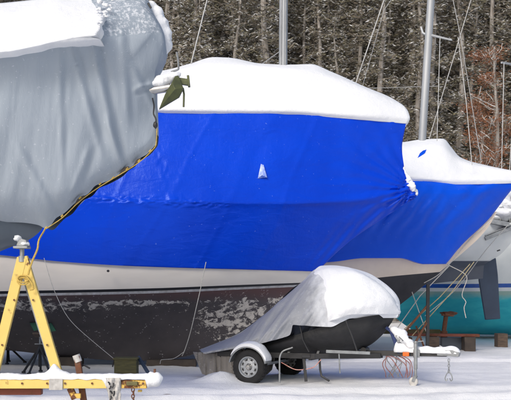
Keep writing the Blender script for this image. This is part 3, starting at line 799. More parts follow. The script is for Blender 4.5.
# ================================================================== NEAR BOAT UNDER GREY TARP
fn = Frame((0, 12.6), (1, 0))
rootn = empty('tarp_covered_boat', (-3, 12.6, .2), 'near boat under a draped grey tarp with deep snow, bow anchor sticking out', 'boat')
def Wn(w, e=0): return [(0, w*.9), (.4, w), (.65, w*.78), (.85, w*.42), (1, e)]
rows = [
 ([(-620, 395), (-300, 392), (-200, 372)], [(0, .1), (1, 0)]),
 ([(-620, 350), (-300, 345), (-110, 322)], Wn(.9)),
 ([(-620, 300), (-200, 285), (-35, 274)], Wn(1.2)),
 ([(-620, 268), (-200, 258), (0, 251.5)], Wn(1.3)),
 ([(-620, 245), (-200, 242), (28, 240.5)], Wn(1.35)),
 ([(-620, 225), (-200, 225), (42, 229)], Wn(1.2)),
 ([(-620, 205), (-200, 205), (52, 208)], Wn(.9)),
 ([(-620, 160), (-200, 160), (95, 165)], Wn(.5)),
]
a, b = loft(fn, rows, 50, 4); mb = MB(); shell(mb, a, b); mb.build('hull', M['gelcoat_grey'], rootn, angle=60)
def tarpdisp(px, py, v, u):
    k = min(1, max(0, (py-30)/60))
    d = .05*N3(px*.012, py*.012, 3)
    d += .034*k*N3(px*.05+py*.012, py*.008, 7) + .006*k*N3(px*.2+py*.02, py*.02, 1)
    # long folds falling from the rail corner
    for x0, y0, x1, y1, amp, wd in ((92, 38, 116, 150, .07, 4.0), (72, 46, 100, 150, .045, 3.5), (122, 34, 128, 120, .035, 3.5), (128, 60, 155, 110, .04, 3), (60, 50, 62, 170, .025, 3), (135, 90, 152, 84, .05, 2.5), (20, 150, 60, 225, .03, 4), (88, 150, 66, 215, .04, 3.5), (107, 120, 122, 165, .05, 3)):
        t = ((px-x0)*(x1-x0)+(py-y0)*(y1-y0))/((x1-x0)**2+(y1-y0)**2)
        if -.15 < t < 1.15:
            qx, qy = x0+(x1-x0)*t, y0+(y1-y0)*t; r = math.hypot(px-qx, py-qy)*(1 if (px-qx) > 0 else -1)
            fade = max(0, min(1, (t+.15)/.25))*max(0, min(1, (1.15-t)/.3))
            d += .75*amp*fade*(math.exp(-(r/wd)**2) - .7*math.exp(-((r-wd*1.6)/wd)**2))
    return d
lo = [(-620, 215), (-300, 218), (0, 222), (20, 222.5), (38, 225), (46, 228.5), (58, 217.5), (66, 212.5), (74, 204), (80, 198), (88, 194), (96, 185.5), (104, 182.5), (112, 179), (121, 174), (127, 168.5), (133, 165), (138, 159), (147, 154), (153, 148), (156.5, 143), (157.5, 135)]
tw = [
 (lo, [(0, 1.45), (.4, 1.5), (.58, .8), (.68, .30), (.74, .2), (.82, .17), (.92, .13), (1, .07)]),
 ([(-620, 190), (-300, 190), (0, 196), (60, 194), (100, 172), (130, 155), (150, 140), (157, 125)], [(0, 1.5), (.4, 1.58), (.62, 1.1), (.75, .72), (.85, .48), (.95, .26), (1, .10)]),
 ([(-620, 140), (-300, 140), (0, 145), (80, 143), (120, 125), (145, 112), (155.5, 105)], [(0, 1.55), (.4, 1.65), (.70, 1.18), (.85, .76), (.95, .42), (1, .15)]),
 ([(-620, 95), (-300, 95), (0, 95), (80, 88), (120, 85), (145, 84), (154.5, 86)], [(0, 1.55), (.4, 1.65), (.70, 1.3), (.85, .95), (.95, .55), (1, .2)]),
 ([(-620, 64), (-300, 62), (0, 52.5), (40, 46.5), (92, 38.5), (130, 34.5), (151, 34), (159, 58), (155.5, 70)], [(0, 1.55), (.4, 1.62), (.70, 1.32), (.85, 1.0), (.92, .62), (1, .2)]),
 ([(-620, 40), (-300, 40), (0, 30), (60, 18), (110, 8), (138, 9), (154, 20), (164, 42), (162.5, 56)], [(0, .9), (.4, .95), (.70, .8), (.85, .6), (.95, .4), (1, .2)]),
 ([(-620, 28), (-300, 26), (0, 12), (60, 1), (110, -8), (144, -5), (154, 14), (164, 34), (166, 50)], [(0, .2), (1, .05)]),
]
a, b = loft(fn, tw, 420, 22, tarpdisp)
mb = MB(); shell(mb, a, b, 0, False, True, (True, True))
nv = len(a)*0
tarp = mb.build('tarp', [M['grey_tarp'], M['frost_tarp']], rootn, angle=80)
for p in tarp.data.polygons:
    c = p.center + ORG[rootn.name]; qx = CX+c.x/c.y*F; qy = HY-(c.z-CH)/c.y*F
    if c.y < 13.2 and qx > 80 and qy < 38.5-(qx-92)*.09 and c.z > 3: p.material_index = 1
# snow on the near tarp
def jag(px, py, v, u): return .03*N3(px*.03, py*.05, 31)+.012*N3(px*.15, py*.2, 3)-.07*max(0, (u-.93)/.07)
def sE(pts, w): return (pts, w)
wS = [(0, 1.56), (.4, 1.63), (.8, 1.50), (1, 1.18)]
ss = [
 ([(-620, 68), (-300, 66), (-60, 60), (0, 53.5), (12, 52.6), (20, 50.5), (38, 47.5), (48, 44), (60, 42.4), (76, 40.5), (94, 38)], [(0, 1.56), (.4, 1.63), (.8, 1.50), (1, 1.12)]),
 ([(-620, 60), (-300, 58), (0, 51), (38, 45.2), (60, 40.3), (95, 35)], [(0, 1.60), (.4, 1.67), (.8, 1.53), (1, 1.17)]),
 ([(-620, 48), (-300, 46), (0, 36), (38, 29), (60, 24), (100.5, 20.5)], [(0, 1.35), (.4, 1.4), (.8, 1.2), (1, .98)]),
 ([(-620, 28), (-300, 26), (0, 14), (38, 9), (60, 6), (104, 7)], [(0, .8), (.4, .8), (.8, .7), (1, .6)]),
 ([(-620, 18), (-300, 14), (-60, 8), (0, 3.0), (34, -0.5), (60, -4), (118, -9)], [(0, 0), (1, 0)]),
]
a, b = loft(fn, ss, 200, 8, jag)
rj = random.Random(3)
for k, r in enumerate(a):      # ragged forward edge of the slab
    for j in range(-14, 0):
        t = (j+15)/14; r[j] = r[j]+V((.10*t*N3(k*.21, 1.3)+.07*t*N3(k*.6, 4), 0, 0))
mb = MB(); shell(mb, a, b, 0, True, False)
mb.build('snow_slab', M['snow'], rootn, angle=179)
mb = MB(); mb.lump([fn.at(148, 1, -.05), fn.at(154.5, 11, -.12), fn.at(160.5, 25, -.12), fn.at(164.5, 40, -.12), fn.at(164.5, 56, -.1)], [.05, .09, .105, .10, .05], .4, 7)
mb.build('snow_lump', M['snow'], rootn, angle=180)
rj = random.Random(8)
for i in range(34):
    px = rj.uniform(97, 116); py = rj.uniform(0, 36)-(px-97)*.2
    if px-97 > (36-py)*.42+3: continue
    t = (38-py)/45; w_ = 1.25-.75*max(0, t)
    r = rj.uniform(.008, .022); mb = MB(); mb.blob(fn.at(px, py, w_-.02), (r*1.6, r, r), .8, i, 8); mb.build('snow_crumb', M['snow'], rootn, angle=180)
# hem rope
rp = rowfn(lo, tw[0][1]); mb = MB(); pts = []
straight = rowfn([(45, 229), (62, 217.5), (80, 200.5), (100, 186), (120, 174), (138, 162.5), (150, 152), (156, 144), (157, 128)], [(0, .30), (.5, .20), (1, .09)])
for i in range(60):
    px, py, w = straight(i/59); pts.append(fn.at(px, py+.5, w+.03+.02*math.sin(i*.9)))
mb.tube(pts, .006, 6); mb.build('hem_rope', M['rope_y'], rootn)
mb = MB()
for px, py in ((46, 228), (62, 216), (80, 198), (100, 184), (113, 178), (127, 169), (139, 161), (150, 151)):
    px2, py2, w = px, py, .28-.19*(px-46)/110
    mb = MB(); mb.tube([fn.at(px-1, py+1, w+.04), fn.at(px+1, py-1.3, w+.04)], .011, 6); mb.build('rope_lashing', M['rope_y'], rootn)
pass   # dark slivers painted as the shade inside openings between hem and rope
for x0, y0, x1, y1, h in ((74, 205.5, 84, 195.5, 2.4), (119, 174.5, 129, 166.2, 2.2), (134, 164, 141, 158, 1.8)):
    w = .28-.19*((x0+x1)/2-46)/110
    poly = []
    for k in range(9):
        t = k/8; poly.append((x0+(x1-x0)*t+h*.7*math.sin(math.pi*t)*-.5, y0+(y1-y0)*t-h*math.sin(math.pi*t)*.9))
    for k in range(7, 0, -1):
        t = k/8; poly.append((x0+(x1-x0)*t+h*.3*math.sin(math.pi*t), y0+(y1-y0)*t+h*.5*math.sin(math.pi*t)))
    mb = MB(); mb.prism([fn.at(x, y, w+.035) for x, y in poly], (0, .04, 0)); mb.build('hem_gap_shade', M['wood_dark'], rootn)
mb = MB()   # black bungee on the bow seam
mb.tube([fn.at(152.5, 98, .40), fn.at(154, 106, .34), fn.at(153.5, 113, .32), fn.at(156, 120, .32), fn.at(155.5, 128, .3)], .010, 6)
mb.build('bungee', M['black'], rootn); mb = MB(); mb.tube([fn.at(148, 3, .4), fn.at(151, 8, .4)], .014, 6); mb.build('toggle', M['black'], rootn); mb = MB(); mb.blob(fn.at(155.5, 125, .32), (.03, .03, .045), .3, 2, 8)
mb.build('bungee_hook', M['black'], rootn)
# anchor and roller
D = 12.45
mb = MB(); mb.tube([P(148, 91, D), P(170, 87.5, D)], .055, 14); mb.tube([P(151, 86.5, D), P(170, 83.5, D)], .02, 8); mb.build('bow_roller', M['steel'], rootn)
mb = MB(); mb.lump([P(149, 85.5, D), P(158, 82, D), P(166, 79.5, D), P(174, 76, D), P(181, 73, D)], [.05, .075, .08, .055, .03], .5, 3, .9)
mb.build('roller_snow', M['snow'], rootn, angle=180)
an = empty('plough_anchor', P(174, 88, D), 'olive green plough anchor hanging at the bow roller of the tarp-covered boat', 'anchor')
def fl_(pts, off0, off1): return
tip = P(159, 109, D-.02); top = P(177, 73, D); heel = P(184, 86, D)
mb = MB()
A = P(165, 94, D-.06); B = P(172, 82, D-.12); Cc = P(177, 72, D-.02); Dd = P(183.5, 88, D-.12); E = P(179, 97, D-.05); Fm = P(176, 87, D+.06)
back = [p+V((.0, .05, 0)) for p in (tip, A, B, Cc, Dd, E)]
fr_ = [tip, A, B, Cc, Dd, E]
mb.add(fr_+back+[P(175, 89, D-.16)], [(0, 1, 12), (1, 2, 12), (2, 3, 12), (3, 4, 12), (4, 5, 12), (5, 0, 12), (6, 7, 1, 0), (7, 8, 2, 1), (8, 9, 3, 2), (9, 10, 4, 3), (10, 11, 5, 4), (11, 6, 0, 5), (11, 10, 9, 8, 7, 6)])
mb.build('fluke', M['olive'], an, angle=25, bev=.003)
mb = MB(); mb.bar(P(172, 80, D+.02), P(189, 82.5, D+.02), .085, .05); mb.bar(P(189.2, 87, D+.02), P(188, 75.5, D+.02), .03, .06); mb.build('shank', M['olive'], an, bev=.005)
mb = MB(); mb.tube([P(183, 88, D-.03), P(184, 94, D-.03), P(183.6, 107, D-.03)], .013, 6); mb.build('trip_rod', M['olive'], an)
mb = MB(); mb.tube([P(171, 72, D), P(178.5, 68.5, D), P(178, 60, D), P(176.5, 52, D)], .014, 6); mb.build('chain_hook', M['galv'], an)

# ================================================================== YELLOW STAND
D = 12.0
st = empty('yellow_boat_stand', P(22, 288, D)-V((0, 0, CH)), 'yellow painted A-frame boat cradle with snow on its rusty base beam', 'boat stand')
mb = MB(); mb.bar(P(22.5, 258, D), P(-8, 381, D), .125, .07); mb.build('a_frame_leg', M['yellow'], st, bev=.006)
mb = MB(); mb.bar(P(23, 257, D+.005), P(59.5, 379, D+.005), .120, .07); mb.build('a_frame_leg', M['yellow'], st, bev=.006)
mb = MB(); mb.bar(P(24.5, 278, D+.2), P(56, 379, D+.2), .05, .05); mb.build('inner_brace', M['galv'], st, bev=.004)
mb = MB(); mb.tube([P(22, 266, D), P(22, 248, D)], .03, 10); mb.tube([P(22, 262, D), P(22, 256, D)], .05, 10); mb.build('screw_post', M['galv'], st)
mb = MB(); mb.box(P(22, 247.5, D), (.18, .2, .03)); mb.prism([P(16, 246, D-.06), P(19, 238, D-.06), P(26, 240, D-.06), P(28, 246, D-.06)], (0, .14, 0)); mb.build('swivel_pad', M['galv'], st, bev=.006)
mb = MB(); mb.blob(P(18, 238.5, D-.02), (.05, .07, .04), .4, 2, 10); mb.blob(P(25, 244, D-.02), (.06, .07, .03), .4, 5, 10); mb.build('pad_snow', M['snow'], st, angle=180)
mb = MB(); mb.bar(P(-160, 384, D-.05), P(118, 383.5, D-.05), .115, .12, mi=0); mb.bar(P(118, 384, D-.05), P(147, 384.2, D-.05), .10, .115, mi=1)
mb.box(P(132, 383.5, D-.12), (.14, .04, .05), mi=2)
mb.build('base_beam', [M['yellow'], M['yellow_rust'], M['olivewood']], st, bev=.006)
mb = MB(); mb.box(P(56, 384.5, D-.12), (.17, .03, .14)); mb.build('gusset_plate', M['strap_white'], st, bev=.004)
mb = MB(); mb.bar(P(-160, 391.5, D+.1), P(42, 391.5, D+.1), .08, .12); mb.build('lower_beam', M['redrust'], st, bev=.006)
mb = MB(); mb.bar(P(77, 356, D+.1), P(86, 416, D+.1), .075, .07); mb.build('leaning_post', M['rust'], st, bev=.005)
mb = MB(); mb.tube([P(76, 355, D+.1), P(78.5, 362, D+.1)], .05, 10); mb.build('post_cap', M['strap_white'], st)
mb = MB(); mb.bar(P(70, 388, D), P(75, 399, D), .08, .05); mb.box(P(76, 396, D-.02), (.12, .05, .06)); mb.build('rusty_bracket', M['yellow_rust'], st, bev=.004)
mb = MB(); mb.bar(P(-60, 384, D), P(-60, 415, D), .1, .1); mb.bar(P(-150, 384, D), P(-150, 415, D), .1, .1); mb.bar(P(140, 390, D+.02), P(140, 392, D+.02), .05, .05); mb.build('foot', M['yellow'], st, bev=.005)
mb = MB(); mb.tube([P(144.5, 384, D-.05), P(154.5, 374.5, D-.05)][::-1] if False else [P(154.5, 384, D-.05), P(154.8, 369, D-.05)], .016, 8); mb.build('end_pin', M['rust'], st)
mb = MB()
for a_, b_ in (((79, 368), (84, 365)), ((84, 365), (90, 368.5))): mb.tube([P(*a_, D+.15), P(*b_, D+.15)], .012, 6)
mb.build('crank_handle', M['black'], st)
# snow ridge on the beam
mb = MB(); rows_ = []
NS = 150
for i in range(NS+1):
    px = -160+(163+160)*i/NS; e_ = min(1, (163-px)/5); e_ = math.sqrt(max(0, e_))
    hgt = 4.6+1.6*N3(px*.06, 1)+.9*N3(px*.25, 5) + 9*math.exp(-((px-54)/5.5)**2) + 2*math.exp(-((px-62)/10)**2) + (2.0 if px > 148 else 0)*e_
    lowr = .8+1.1*N3(px*.12, 9) + (7.5 if px > 147.5 else 0)*e_ + 9*math.exp(-((px-110)/5)**4) + (3 if px < 10 and px > 0 else 0)*0
    c0 = P(px, 378.3, D-.05); wd = (.068+.012*N3(px*.2, 3))*e_+.001; k = D/F
    prof = []
    for q in range(13):
        t = q/12*math.pi; zz = math.sin(t)
        prof.append(c0+V((0, -math.cos(t)*wd*(1.0+.0*zz), zz**.8*hgt*k*(.3+.7*e_))))
    prof = [c0+V((0, -wd*1.02, -lowr*k))]+prof+[c0+V((0, wd*1.02, -lowr*k*.3))]
    rows_.append(prof)
mb.grid(rows_); mb.grid([[r[0] for r in rows_], [r[-1] for r in rows_]])
mb.build('beam_snow', M['snow'], st, angle=179)
for px in (-8, 22, 47, 65, 92, 123, 143):
    mb = MB(); mb.tube([P(px, 383.5, D-.11), P(px, 383.5, D-.128)], .014, 6); mb.build('bolt', M['rust'], st)
for px, py in ((14, 300), (33, 300), (47, 345), (2, 345)):
    mb = MB(); mb.tube([P(px, py, D-.03), P(px, py, D-.055)], .013, 6); mb.build('bolt', M['rust'], st)
# hanging frozen strap
mb = MB(); G_ = []
for i in range(14):
    t = i/13; G_.append([P(105.5+4*t+j*1.9*(1-.25*t)+.6*N3(i*.5, j), 378+25*t, D-.125+.02*math.sin(j*1.4+i*.5)) for j in range(9)])
mb.grid(G_); mb.build('hanging_strap', M['strap_white'], st, solid=.01)
mb = MB()
for x0, y0, x1, y1 in ((108, 382, 109.5, 385), (110.5, 386, 109, 389), (113.5, 383, 112.2, 388), (110, 391, 112, 394), (114, 391, 113, 396), (111, 396, 110, 400)):
    mb.tube([P(x0, y0, D-.155), P((x0+x1)/2+.8, (y0+y1)/2, D-.155), P(x1, y1, D-.155)], .010, 5)
mb.build('strap_mark', M['black'], st)
mb = MB()
for k in range(5):
    c = P(133+.5*(k % 2), 390+k*3.2, D-.05); R = Matrix.Rotation(math.pi/2*(k % 2)+.4, 3, 'Z')
    mb.tube([c+R@V((.018*math.cos(t), 0, .028*math.sin(t))) for t in [2*math.pi*j/10 for j in range(11)]], .007, 5, cap=False)
mb.build('chain', M['rust'], st)
# yellow rope from tarp hem tied round the apex
mb = MB()
mb.tube([fn.at(45, 229, .40), P(38, 246, D-.2), P(32, 262, D-.12), P(28, 275, D-.1)], .012, 6)
for dy in (0, 2.2): mb.tube([P(22+5.5*math.cos(t)+1, 279+dy+3.5*math.sin(t), D-.07-.03*math.sin(t)) for t in [2*math.pi*j/16 for j in range(17)]], .011, 6, cap=False)
mb.tube([P(26, 276, D-.1), P(32, 284, D-.1), P(33.5, 289, D-.1), P(30, 290, D-.1)], .011, 6)
tag(mb.build('tie_rope', M['rope_y'], None), 'yellow rope running from the grey tarp hem and knotted round the yellow A-frame', 'rope')
# olive crate
D = 17.2
bx = empty('olive_crate', P(126, 288, D)-V((0, 0, CH)), 'olive wooden crate with a lid on the snow behind the yellow beam', 'crate')
mb = MB(); mb.box(P(126.5, 368, D), (.40, .34, .36)); mb.build('box', M['olivewood'], bx, bev=.012)
mb = MB(); mb.box(P(126.5, 358.3, D), (.44, .38, .03)); mb.build('lid', M['olivewood'], bx, bev=.008)
mb = MB(); mb.tube([P(114, 360, D-.15), P(112.5, 367, D-.15)], .012, 6); mb.build('handle', M['black'], bx)
mb = MB(); mb.bar(P(138.5, 357, D+.1), P(150, 376, D-.2), .06, .05); tag(mb.build('blue_prop_bar', M['navy'], None, bev=.005), 'short navy bar leaning beside the olive crate', 'bar')

# ================================================================== TRAILER WITH SMALL BOAT
ft = Frame((.27, 16.7), (.912, -.41)); L = ft.L
tr_ = empty('boat_trailer', L(0, 0, 0), 'small single-axle boat trailer with snowy tongue, galvanised jack and hanging chain', 'trailer')
dv = V((ft.d.x, ft.d.y, 0)); nv = V((ft.n.x, ft.n.y, 0))
for sgn in (1, -1):
    c = L(0, .875*sgn, .285); ax = nv*sgn
    w_ = MB()
    w_.lathe(c, ax, [(.165, -.085), (.20, -.095), (.262, -.09), (.283, -.07), (.288, -.03), (.288, .03), (.283, .07), (.262, .09), (.20, .095), (.178, .088), (.170, .05), (.165, -.085)], 40)
    for k in range(30):     # tread blocks
        a = 2*math.pi*k/30; q = c+(dv*math.cos(a)+V((0, 0, 1))*math.sin(a))*.287
        Rm = Matrix((dv*math.cos(a)+V((0, 0, 1))*math.sin(a), (V((0, 0, 1))*math.cos(a)-dv*math.sin(a)), nv)).transposed()
        w_.box(q, (.012, .035, .12), Rm)
    wo = w_.build('wheel', M['rubber'], tr_)
    w_ = MB(); w_.lathe(c, ax, [(.172, .05), (.178, .083), (.170, .090), (.158, .080), (.150, .045), (.135, .035), (.10, .052), (.062, .056), (.058, .052)], 32)
    for k in range(8):     # raised ribs between the hand holes
        a = 2*math.pi*k/8; q = c+(dv*math.cos(a)+V((0, 0, 1))*math.sin(a))*.118+ax*.045
        Rm = Matrix((dv*math.cos(a)+V((0, 0, 1))*math.sin(a), (V((0, 0, 1))*math.cos(a)-dv*math.sin(a)), nv)).transposed()
        w_.box(q, (.06, .028, .022), Rm)
    w_.build('rim', M['alu'], wo, angle=30)
    w_ = MB()
    for k in range(8):
        a = 2*math.pi*(k+.5)/8; q = c+(dv*math.cos(a)+V((0, 0, 1))*math.sin(a))*.115
        w_.tube([q+ax*.040, q+ax*.0485], .022, 10)
    w_.build('rim_hole', M['black'], wo)
    w_ = MB(); w_.lathe(c, ax, [(.0, .095), (.030, .093), (.036, .08), (.038, .04), (.062, .058), (.066, .05)], 20)
    for k in range(5):
        a = 2*math.pi*k/5; q = c+(dv*math.cos(a)+V((0, 0, 1))*math.sin(a))*.050
        w_.tube([q+ax*.05, q+ax*.072], .008, 6)
    w_.build('hub', M['steel'], wo)
    # mudguard
    G_ = []
    for i in range(17):
        a = math.radians(12+156*i/16); G_.append([c+(dv*math.cos(a)+V((0, 0, 1))*math.sin(a))*.35+nv*sgn*o for o in (-.12, -.06, 0, .06, .12)] + [c+(dv*math.cos(a)+V((0, 0, 1))*math.sin(a))*.325+nv*sgn*.135])
    w_ = MB(); w_.grid(G_); fo = w_.build('mudguard', M['galv'], tr_, solid=.006)
    G_ = []
    for i in range(21):
        a = math.radians(18+130*i/20); th = .075*math.sin(math.pi*i/20)**.5*(1+.3*N3(i*.4, sgn))
        G_.append([c+(dv*math.cos(a)+V((0, 0, 1))*math.sin(a))*(.352+th*h)+nv*sgn*o for o, h in ((-.125, 0), (-.12, .6), (-.07, .95), (0, 1.05), (.07, .95), (.13, .6), (.138, -.1))])
    w_ = MB(); w_.grid(G_); w_.grid([[r[0] for r in G_], [r[-1] for r in G_]]); w_.build('guard_snow', M['snow'], fo)
mb = MB(); mb.bar(L(0, .8, .285), L(0, -.8, .285), .05, .05, (0, 0, 1)); mb.build('axle', M['galv'], tr_, bev=.004)
for sgn in (1, -1):
    mb = MB(); mb.bar(L(-.75, .58*sgn, .47), L(1.05, .58*sgn, .47), .05, .09, (0, 0, 1)); mb.bar(L(1.03, .58*sgn, .471), L(2.0, .04*sgn, .471), .05, .085, (0, 0, 1)); mb.build('side_rail', M['black'], tr_, bev=.005)
    mb = MB(); mb.tube([L(-.3, .66*sgn, .42), L(0, .66*sgn, .30), L(.3, .66*sgn, .42)], .018, 6); mb.build('leaf_spring', M['black'], tr_)
for s_ in (-.72, -.3, .95):
    mb = MB(); mb.bar(L(s_, .58, .43), L(s_, -.58, .43), .05, .06, (0, 0, 1)); mb.build('cross_member', M['black'], tr_, bev=.004)
for s_, w_ in ((-.4, .45), (.5, .45), (1.0, .38), (1.35, .16)):
    mb = MB(); mb.bar(L(s_, w_, .46), L(s_+.08, w_*.9, .72+.1*max(0, s_-.5)), .04, .04); mb.build('bunk_post', M['galv'], tr_, bev=.003)
mb = MB(); mb.tube([L(1.72, -.1, .56), L(1.72, .1, .56)], .05, 10); mb.build('keel_roller', M['black'], tr_)
mb = MB(); mb.bar(L(.9, 0, .50), L(3.10, 0, .53), .07, .085, (0, 0, 1)); mb.build('tongue', M['black'], tr_, bev=.006)
mb = MB(); mb.bar(L(1.25, .62, .56), L(1.9, .3, .53), .03, .05, (0, 0, 1)); mb.build('light_bar', M['galv'], tr_, bev=.004)
mb = MB(); mb.prism([L(2.95, -.06, .50), L(3.15, -.05, .50), L(3.30, -.04, .49), L(3.32, -.04, .56), L(3.2, -.04, .60), L(2.95, -.05, .59)], nv*.11); mb.tube([L(3.1, 0, .6), L(2.98, 0, .66)], .016, 6)
mb.build('coupler', M['galv'], tr_, bev=.008)
# snow along the tongue
mb = MB(); G_ = []
for i in range(41):
    t = i/40; s_ = 2.22+1.10*t; e_ = math.sqrt(max(.0, min(1, (1-t)/.06)))*math.sqrt(min(1, t/.05+.02))
    hh = (.075+.03*N3(t*9, 2)+.10*math.exp(-((t-.0)/.16)**2)+.02*math.exp(-((t-.9)/.08)**2))*e_; zb = .568
    G_.append([L(s_, w*(.065+.012*N3(t*14, 7))*(.3+.7*e_), zb+h*hh-(.03 if abs(w) > 1 else 0)) for w, h in ((1.08, 0), (1.05, .45), (.7, .85), (0, 1), (-.7, .85), (-1.05, .45), (-1.08, 0))])
mb.grid(G_); mb.grid([[r[0] for r in G_], [r[-1] for r in G_]]); mb.build('tongue_snow', M['snow'], tr_, angle=179)
mb = MB(); mb.tube([L(2.62, .13, .70), L(2.62, .13, .28)], .030, 12); mb.tube([L(2.62, .13, .30), L(2.62, .13, .09)], .022, 10)
mb.tube([L(2.62, .13, .70), L(2.62, .13, .735)], .036, 12); mb.tube([L(2.60, .13, .72), L(2.75, .13, .74), L(2.76, .13, .69)], .008, 6); mb.box(L(2.62, .08, .53), (.10, .06, .13), None)
mb.build('jack_tube', M['galv'], tr_, bev=.002)
mb = MB(); mb.lathe(L(2.585, .13, .075)+nv*(-.025), nv, [(0, .055), (.03, .055), (.066, .05), (.075, .04), (.075, .01), (.066, 0), (.03, -.003), (0, -.003)], 20)
jw = mb.build('jack_wheel', M['strap_white'], tr_)
mb = MB(); mb.bar(L(2.62, .17, .17), L(2.585, .17, .075), .05, .008); mb.bar(L(2.62, .09, .17), L(2.585, .09, .075), .05, .008); mb.build('jack_fork', M['galv'], tr_)
mb = MB(); mb.bar(L(2.32, 0, .52), L(2.16, 0, .93), .07, .06, (0, 1, 0)); mb.build('winch_post', M['strap_blue'], tr_, bev=.005)
mb = MB(); mb.tube([L(2.33, .09, .80), L(2.33, -.09, .80)], .065, 14); mb.box(L(2.33, 0, .76), (.13, .14, .11)); mb.tube([L(2.33, .1, .80), L(2.42, .16, .74), L(2.42, .24, .74)], .010, 6)
mb.build('winch', M['galv'], tr_, bev=.004)
mb = MB(); mb.lump([L(2.16, .03, .95), L(2.26, .03, .90), L(2.36, .02, .82), L(2.46, .02, .70), L(2.58, .02, .62)], [.04, .07, .085, .08, .06], .5, 4, .8)
mb.build('winch_snow', M['snow'], tr_, angle=180)
mb = MB(); mb.bar(L(2.30, .02, .80), L(2.02, .05, 1.0), .05, .012); mb.build('winch_strap', M['strap_blue'], tr_)
mb = MB(); mb.box(L(2.45, .10, .515), (.11, .03, .07), Matrix.Rotation(-.42, 3, 'Z')); mb.build('reflector', M['orange'], tr_, bev=.01)
mb = MB()
for k in range(5):
    c = L(3.14, .03, .43-k*.045); R = Matrix.Rotation(math.pi/2*(k % 2)+.3, 3, 'Z')
    mb.tube([c+R@V((.016*math.cos(t), 0, .028*math.sin(t))) for t in [2*math.pi*j/10 for j in range(11)]], .006, 5, cap=False)
mb.build('safety_chain', M['galv'], tr_)
mb = MB()
for s_ in (3.10, 3.18):
    mb.tube([L(3.14, .03, .25), L(s_, .03, .20), L(s_+(s_-3.14)*.5, .04, .13), L(s_, .05, .10), L(s_-(s_-3.14)*.6, .04, .14)], .009, 6)
mb.build('chain_hook', M['galv'], tr_)
mb = MB(); mb.tube([L(.50, .80, .03), L(.50, .80, .42), L(.54, .79, .54), L(.72, .76, .62)], .014, 8); mb.build('guide_pipe', M['galv'], tr_)
mb = MB(); mb.bar(L(.85, .60, .45), L(.90, .62, .05), .05, .03); mb.box(L(.9, .62, .47), (.14, .05, .05)); mb.build('rear_prop', M['black'], tr_, bev=.004)
mb = MB(); mb.tube([L(1.10, .52, .46), L(1.11, .52, .25), L(1.14, .53, .14), L(1.28, .55, .07)], .018, 6); mb.build('hanging_hose', M['black'], tr_)
mb = MB(); mb.tube([L(1.45, .55, .52), L(1.45, .5, .20)], .012, 6); mb.build('side_guide', M['galv'], tr_)
mb = MB(); mb.tube([L(.45, .6, .35), L(.75, .62, .24), L(1.0, .6, .28), L(1.15, .58, .42)], .008, 5); mb.build('trailing_wire', M['rope_r'], tr_)
# lamp board with coiled wires lying on the snow beyond the tongue
lb = empty('lamp_cone', P(391, 288, 16.9)-V((0, 0, CH)), 'small red and white marker cone tangled in red and white wires beyond the trailer tongue', 'marker')
cx = P(391, 371, 16.9); cx.z = .03
mb = MB(); mb.lathe(cx, (0, 0, 1), [(.13, 0), (.10, .05), (.06, .16), (.02, .30), (0, .31)], 14); mb.build('cone', M['strap_white'], lb)
mb = MB(); mb.lathe(cx, (0, 0, 1), [(.108, .055), (.075, .14)], 14); mb.build('cone_band', M['orange'], lb)
mb = MB(); rw = random.Random(4)
for k in range(7):
    a0 = P(rw.uniform(384, 398), rw.uniform(352, 356), 16.5); x1 = P(rw.uniform(380, 414), 371, 16.6); x1.z = .04
    mid = (a0+x1)/2+V((rw.uniform(-.15, .2), -.05, rw.uniform(.0, .12))); mb.tube([a0, a0.lerp(mid, .5)+V((0, 0, .03)), mid, mid.lerp(x1, .6)+V((.02, 0, -.03)), x1], .008, 5)
mb.build('tangled_wire', M['rope_r'], lb)
mb = MB()
for k in range(5):
    a0 = P(rw.uniform(384, 398), rw.uniform(350, 354), 16.6); x1 = P(rw.uniform(378, 412), 369, 16.7); x1.z = .04
    mid = (a0+x1)/2+V((rw.uniform(-.2, .2), -.05, .05)); mb.tube([a0, mid, x1], .008, 5)
mb.build('tangled_cord', M['strap_white'], lb)

# the runabout
rb = empty('covered_runabout', L(0, 0, .5), 'small black-hulled runabout on the trailer under a pale tarp heaped with snow', 'boat')
rows = [
 ([(232, 356), (300, 356), (345, 353), (366, 347), (383, 334), (392, 322)], [(0, .04), (.6, .04), (1, 0)]),
 ([(228, 352), (300, 350), (340, 347), (368, 338), (393, 320)], [(0, .6), (.6, .45), (.85, .2), (1, 0)]),
 ([(246, 349), (290, 341), (340, 332), (370, 326), (395, 316)], [(0, .5), (.3, .70), (.5, .72), (.8, .45), (1, 0)]),
 ([(250, 346), (285, 338), (340, 322), (370, 316), (395.5, 313)], [(0, .5), (.3, .68), (.5, .74), (.8, .45), (1, 0)]),
]
a, b = loft(ft, rows, 50, 5); mb = MB(); shell(mb, a, b); mb.build('hull', M['blackhull'], rb, angle=50)
for q in ([(300, 326), (303, 340), (309, 352)], [(346, 321), (352, 336), (357, 351)]):
    mb = MB(); mb.tube([ft.at(x, y, .80-.05*i_) for i_, (x, y) in enumerate(q)], .012, 5); mb.build('tie_strap', M['black'], rb)
def tdisp(px, py, v, u):
    k = max(0, min(1, (340-px)/60))
    base_ = .10*k*N3((px+py*.75)*.13, (py-px*.6)*.012, 3)+.03*k*N3((px+py*.7)*.35, py*.02, 6)
    return base_+.02*N3(px*.05, py*.05, 8)
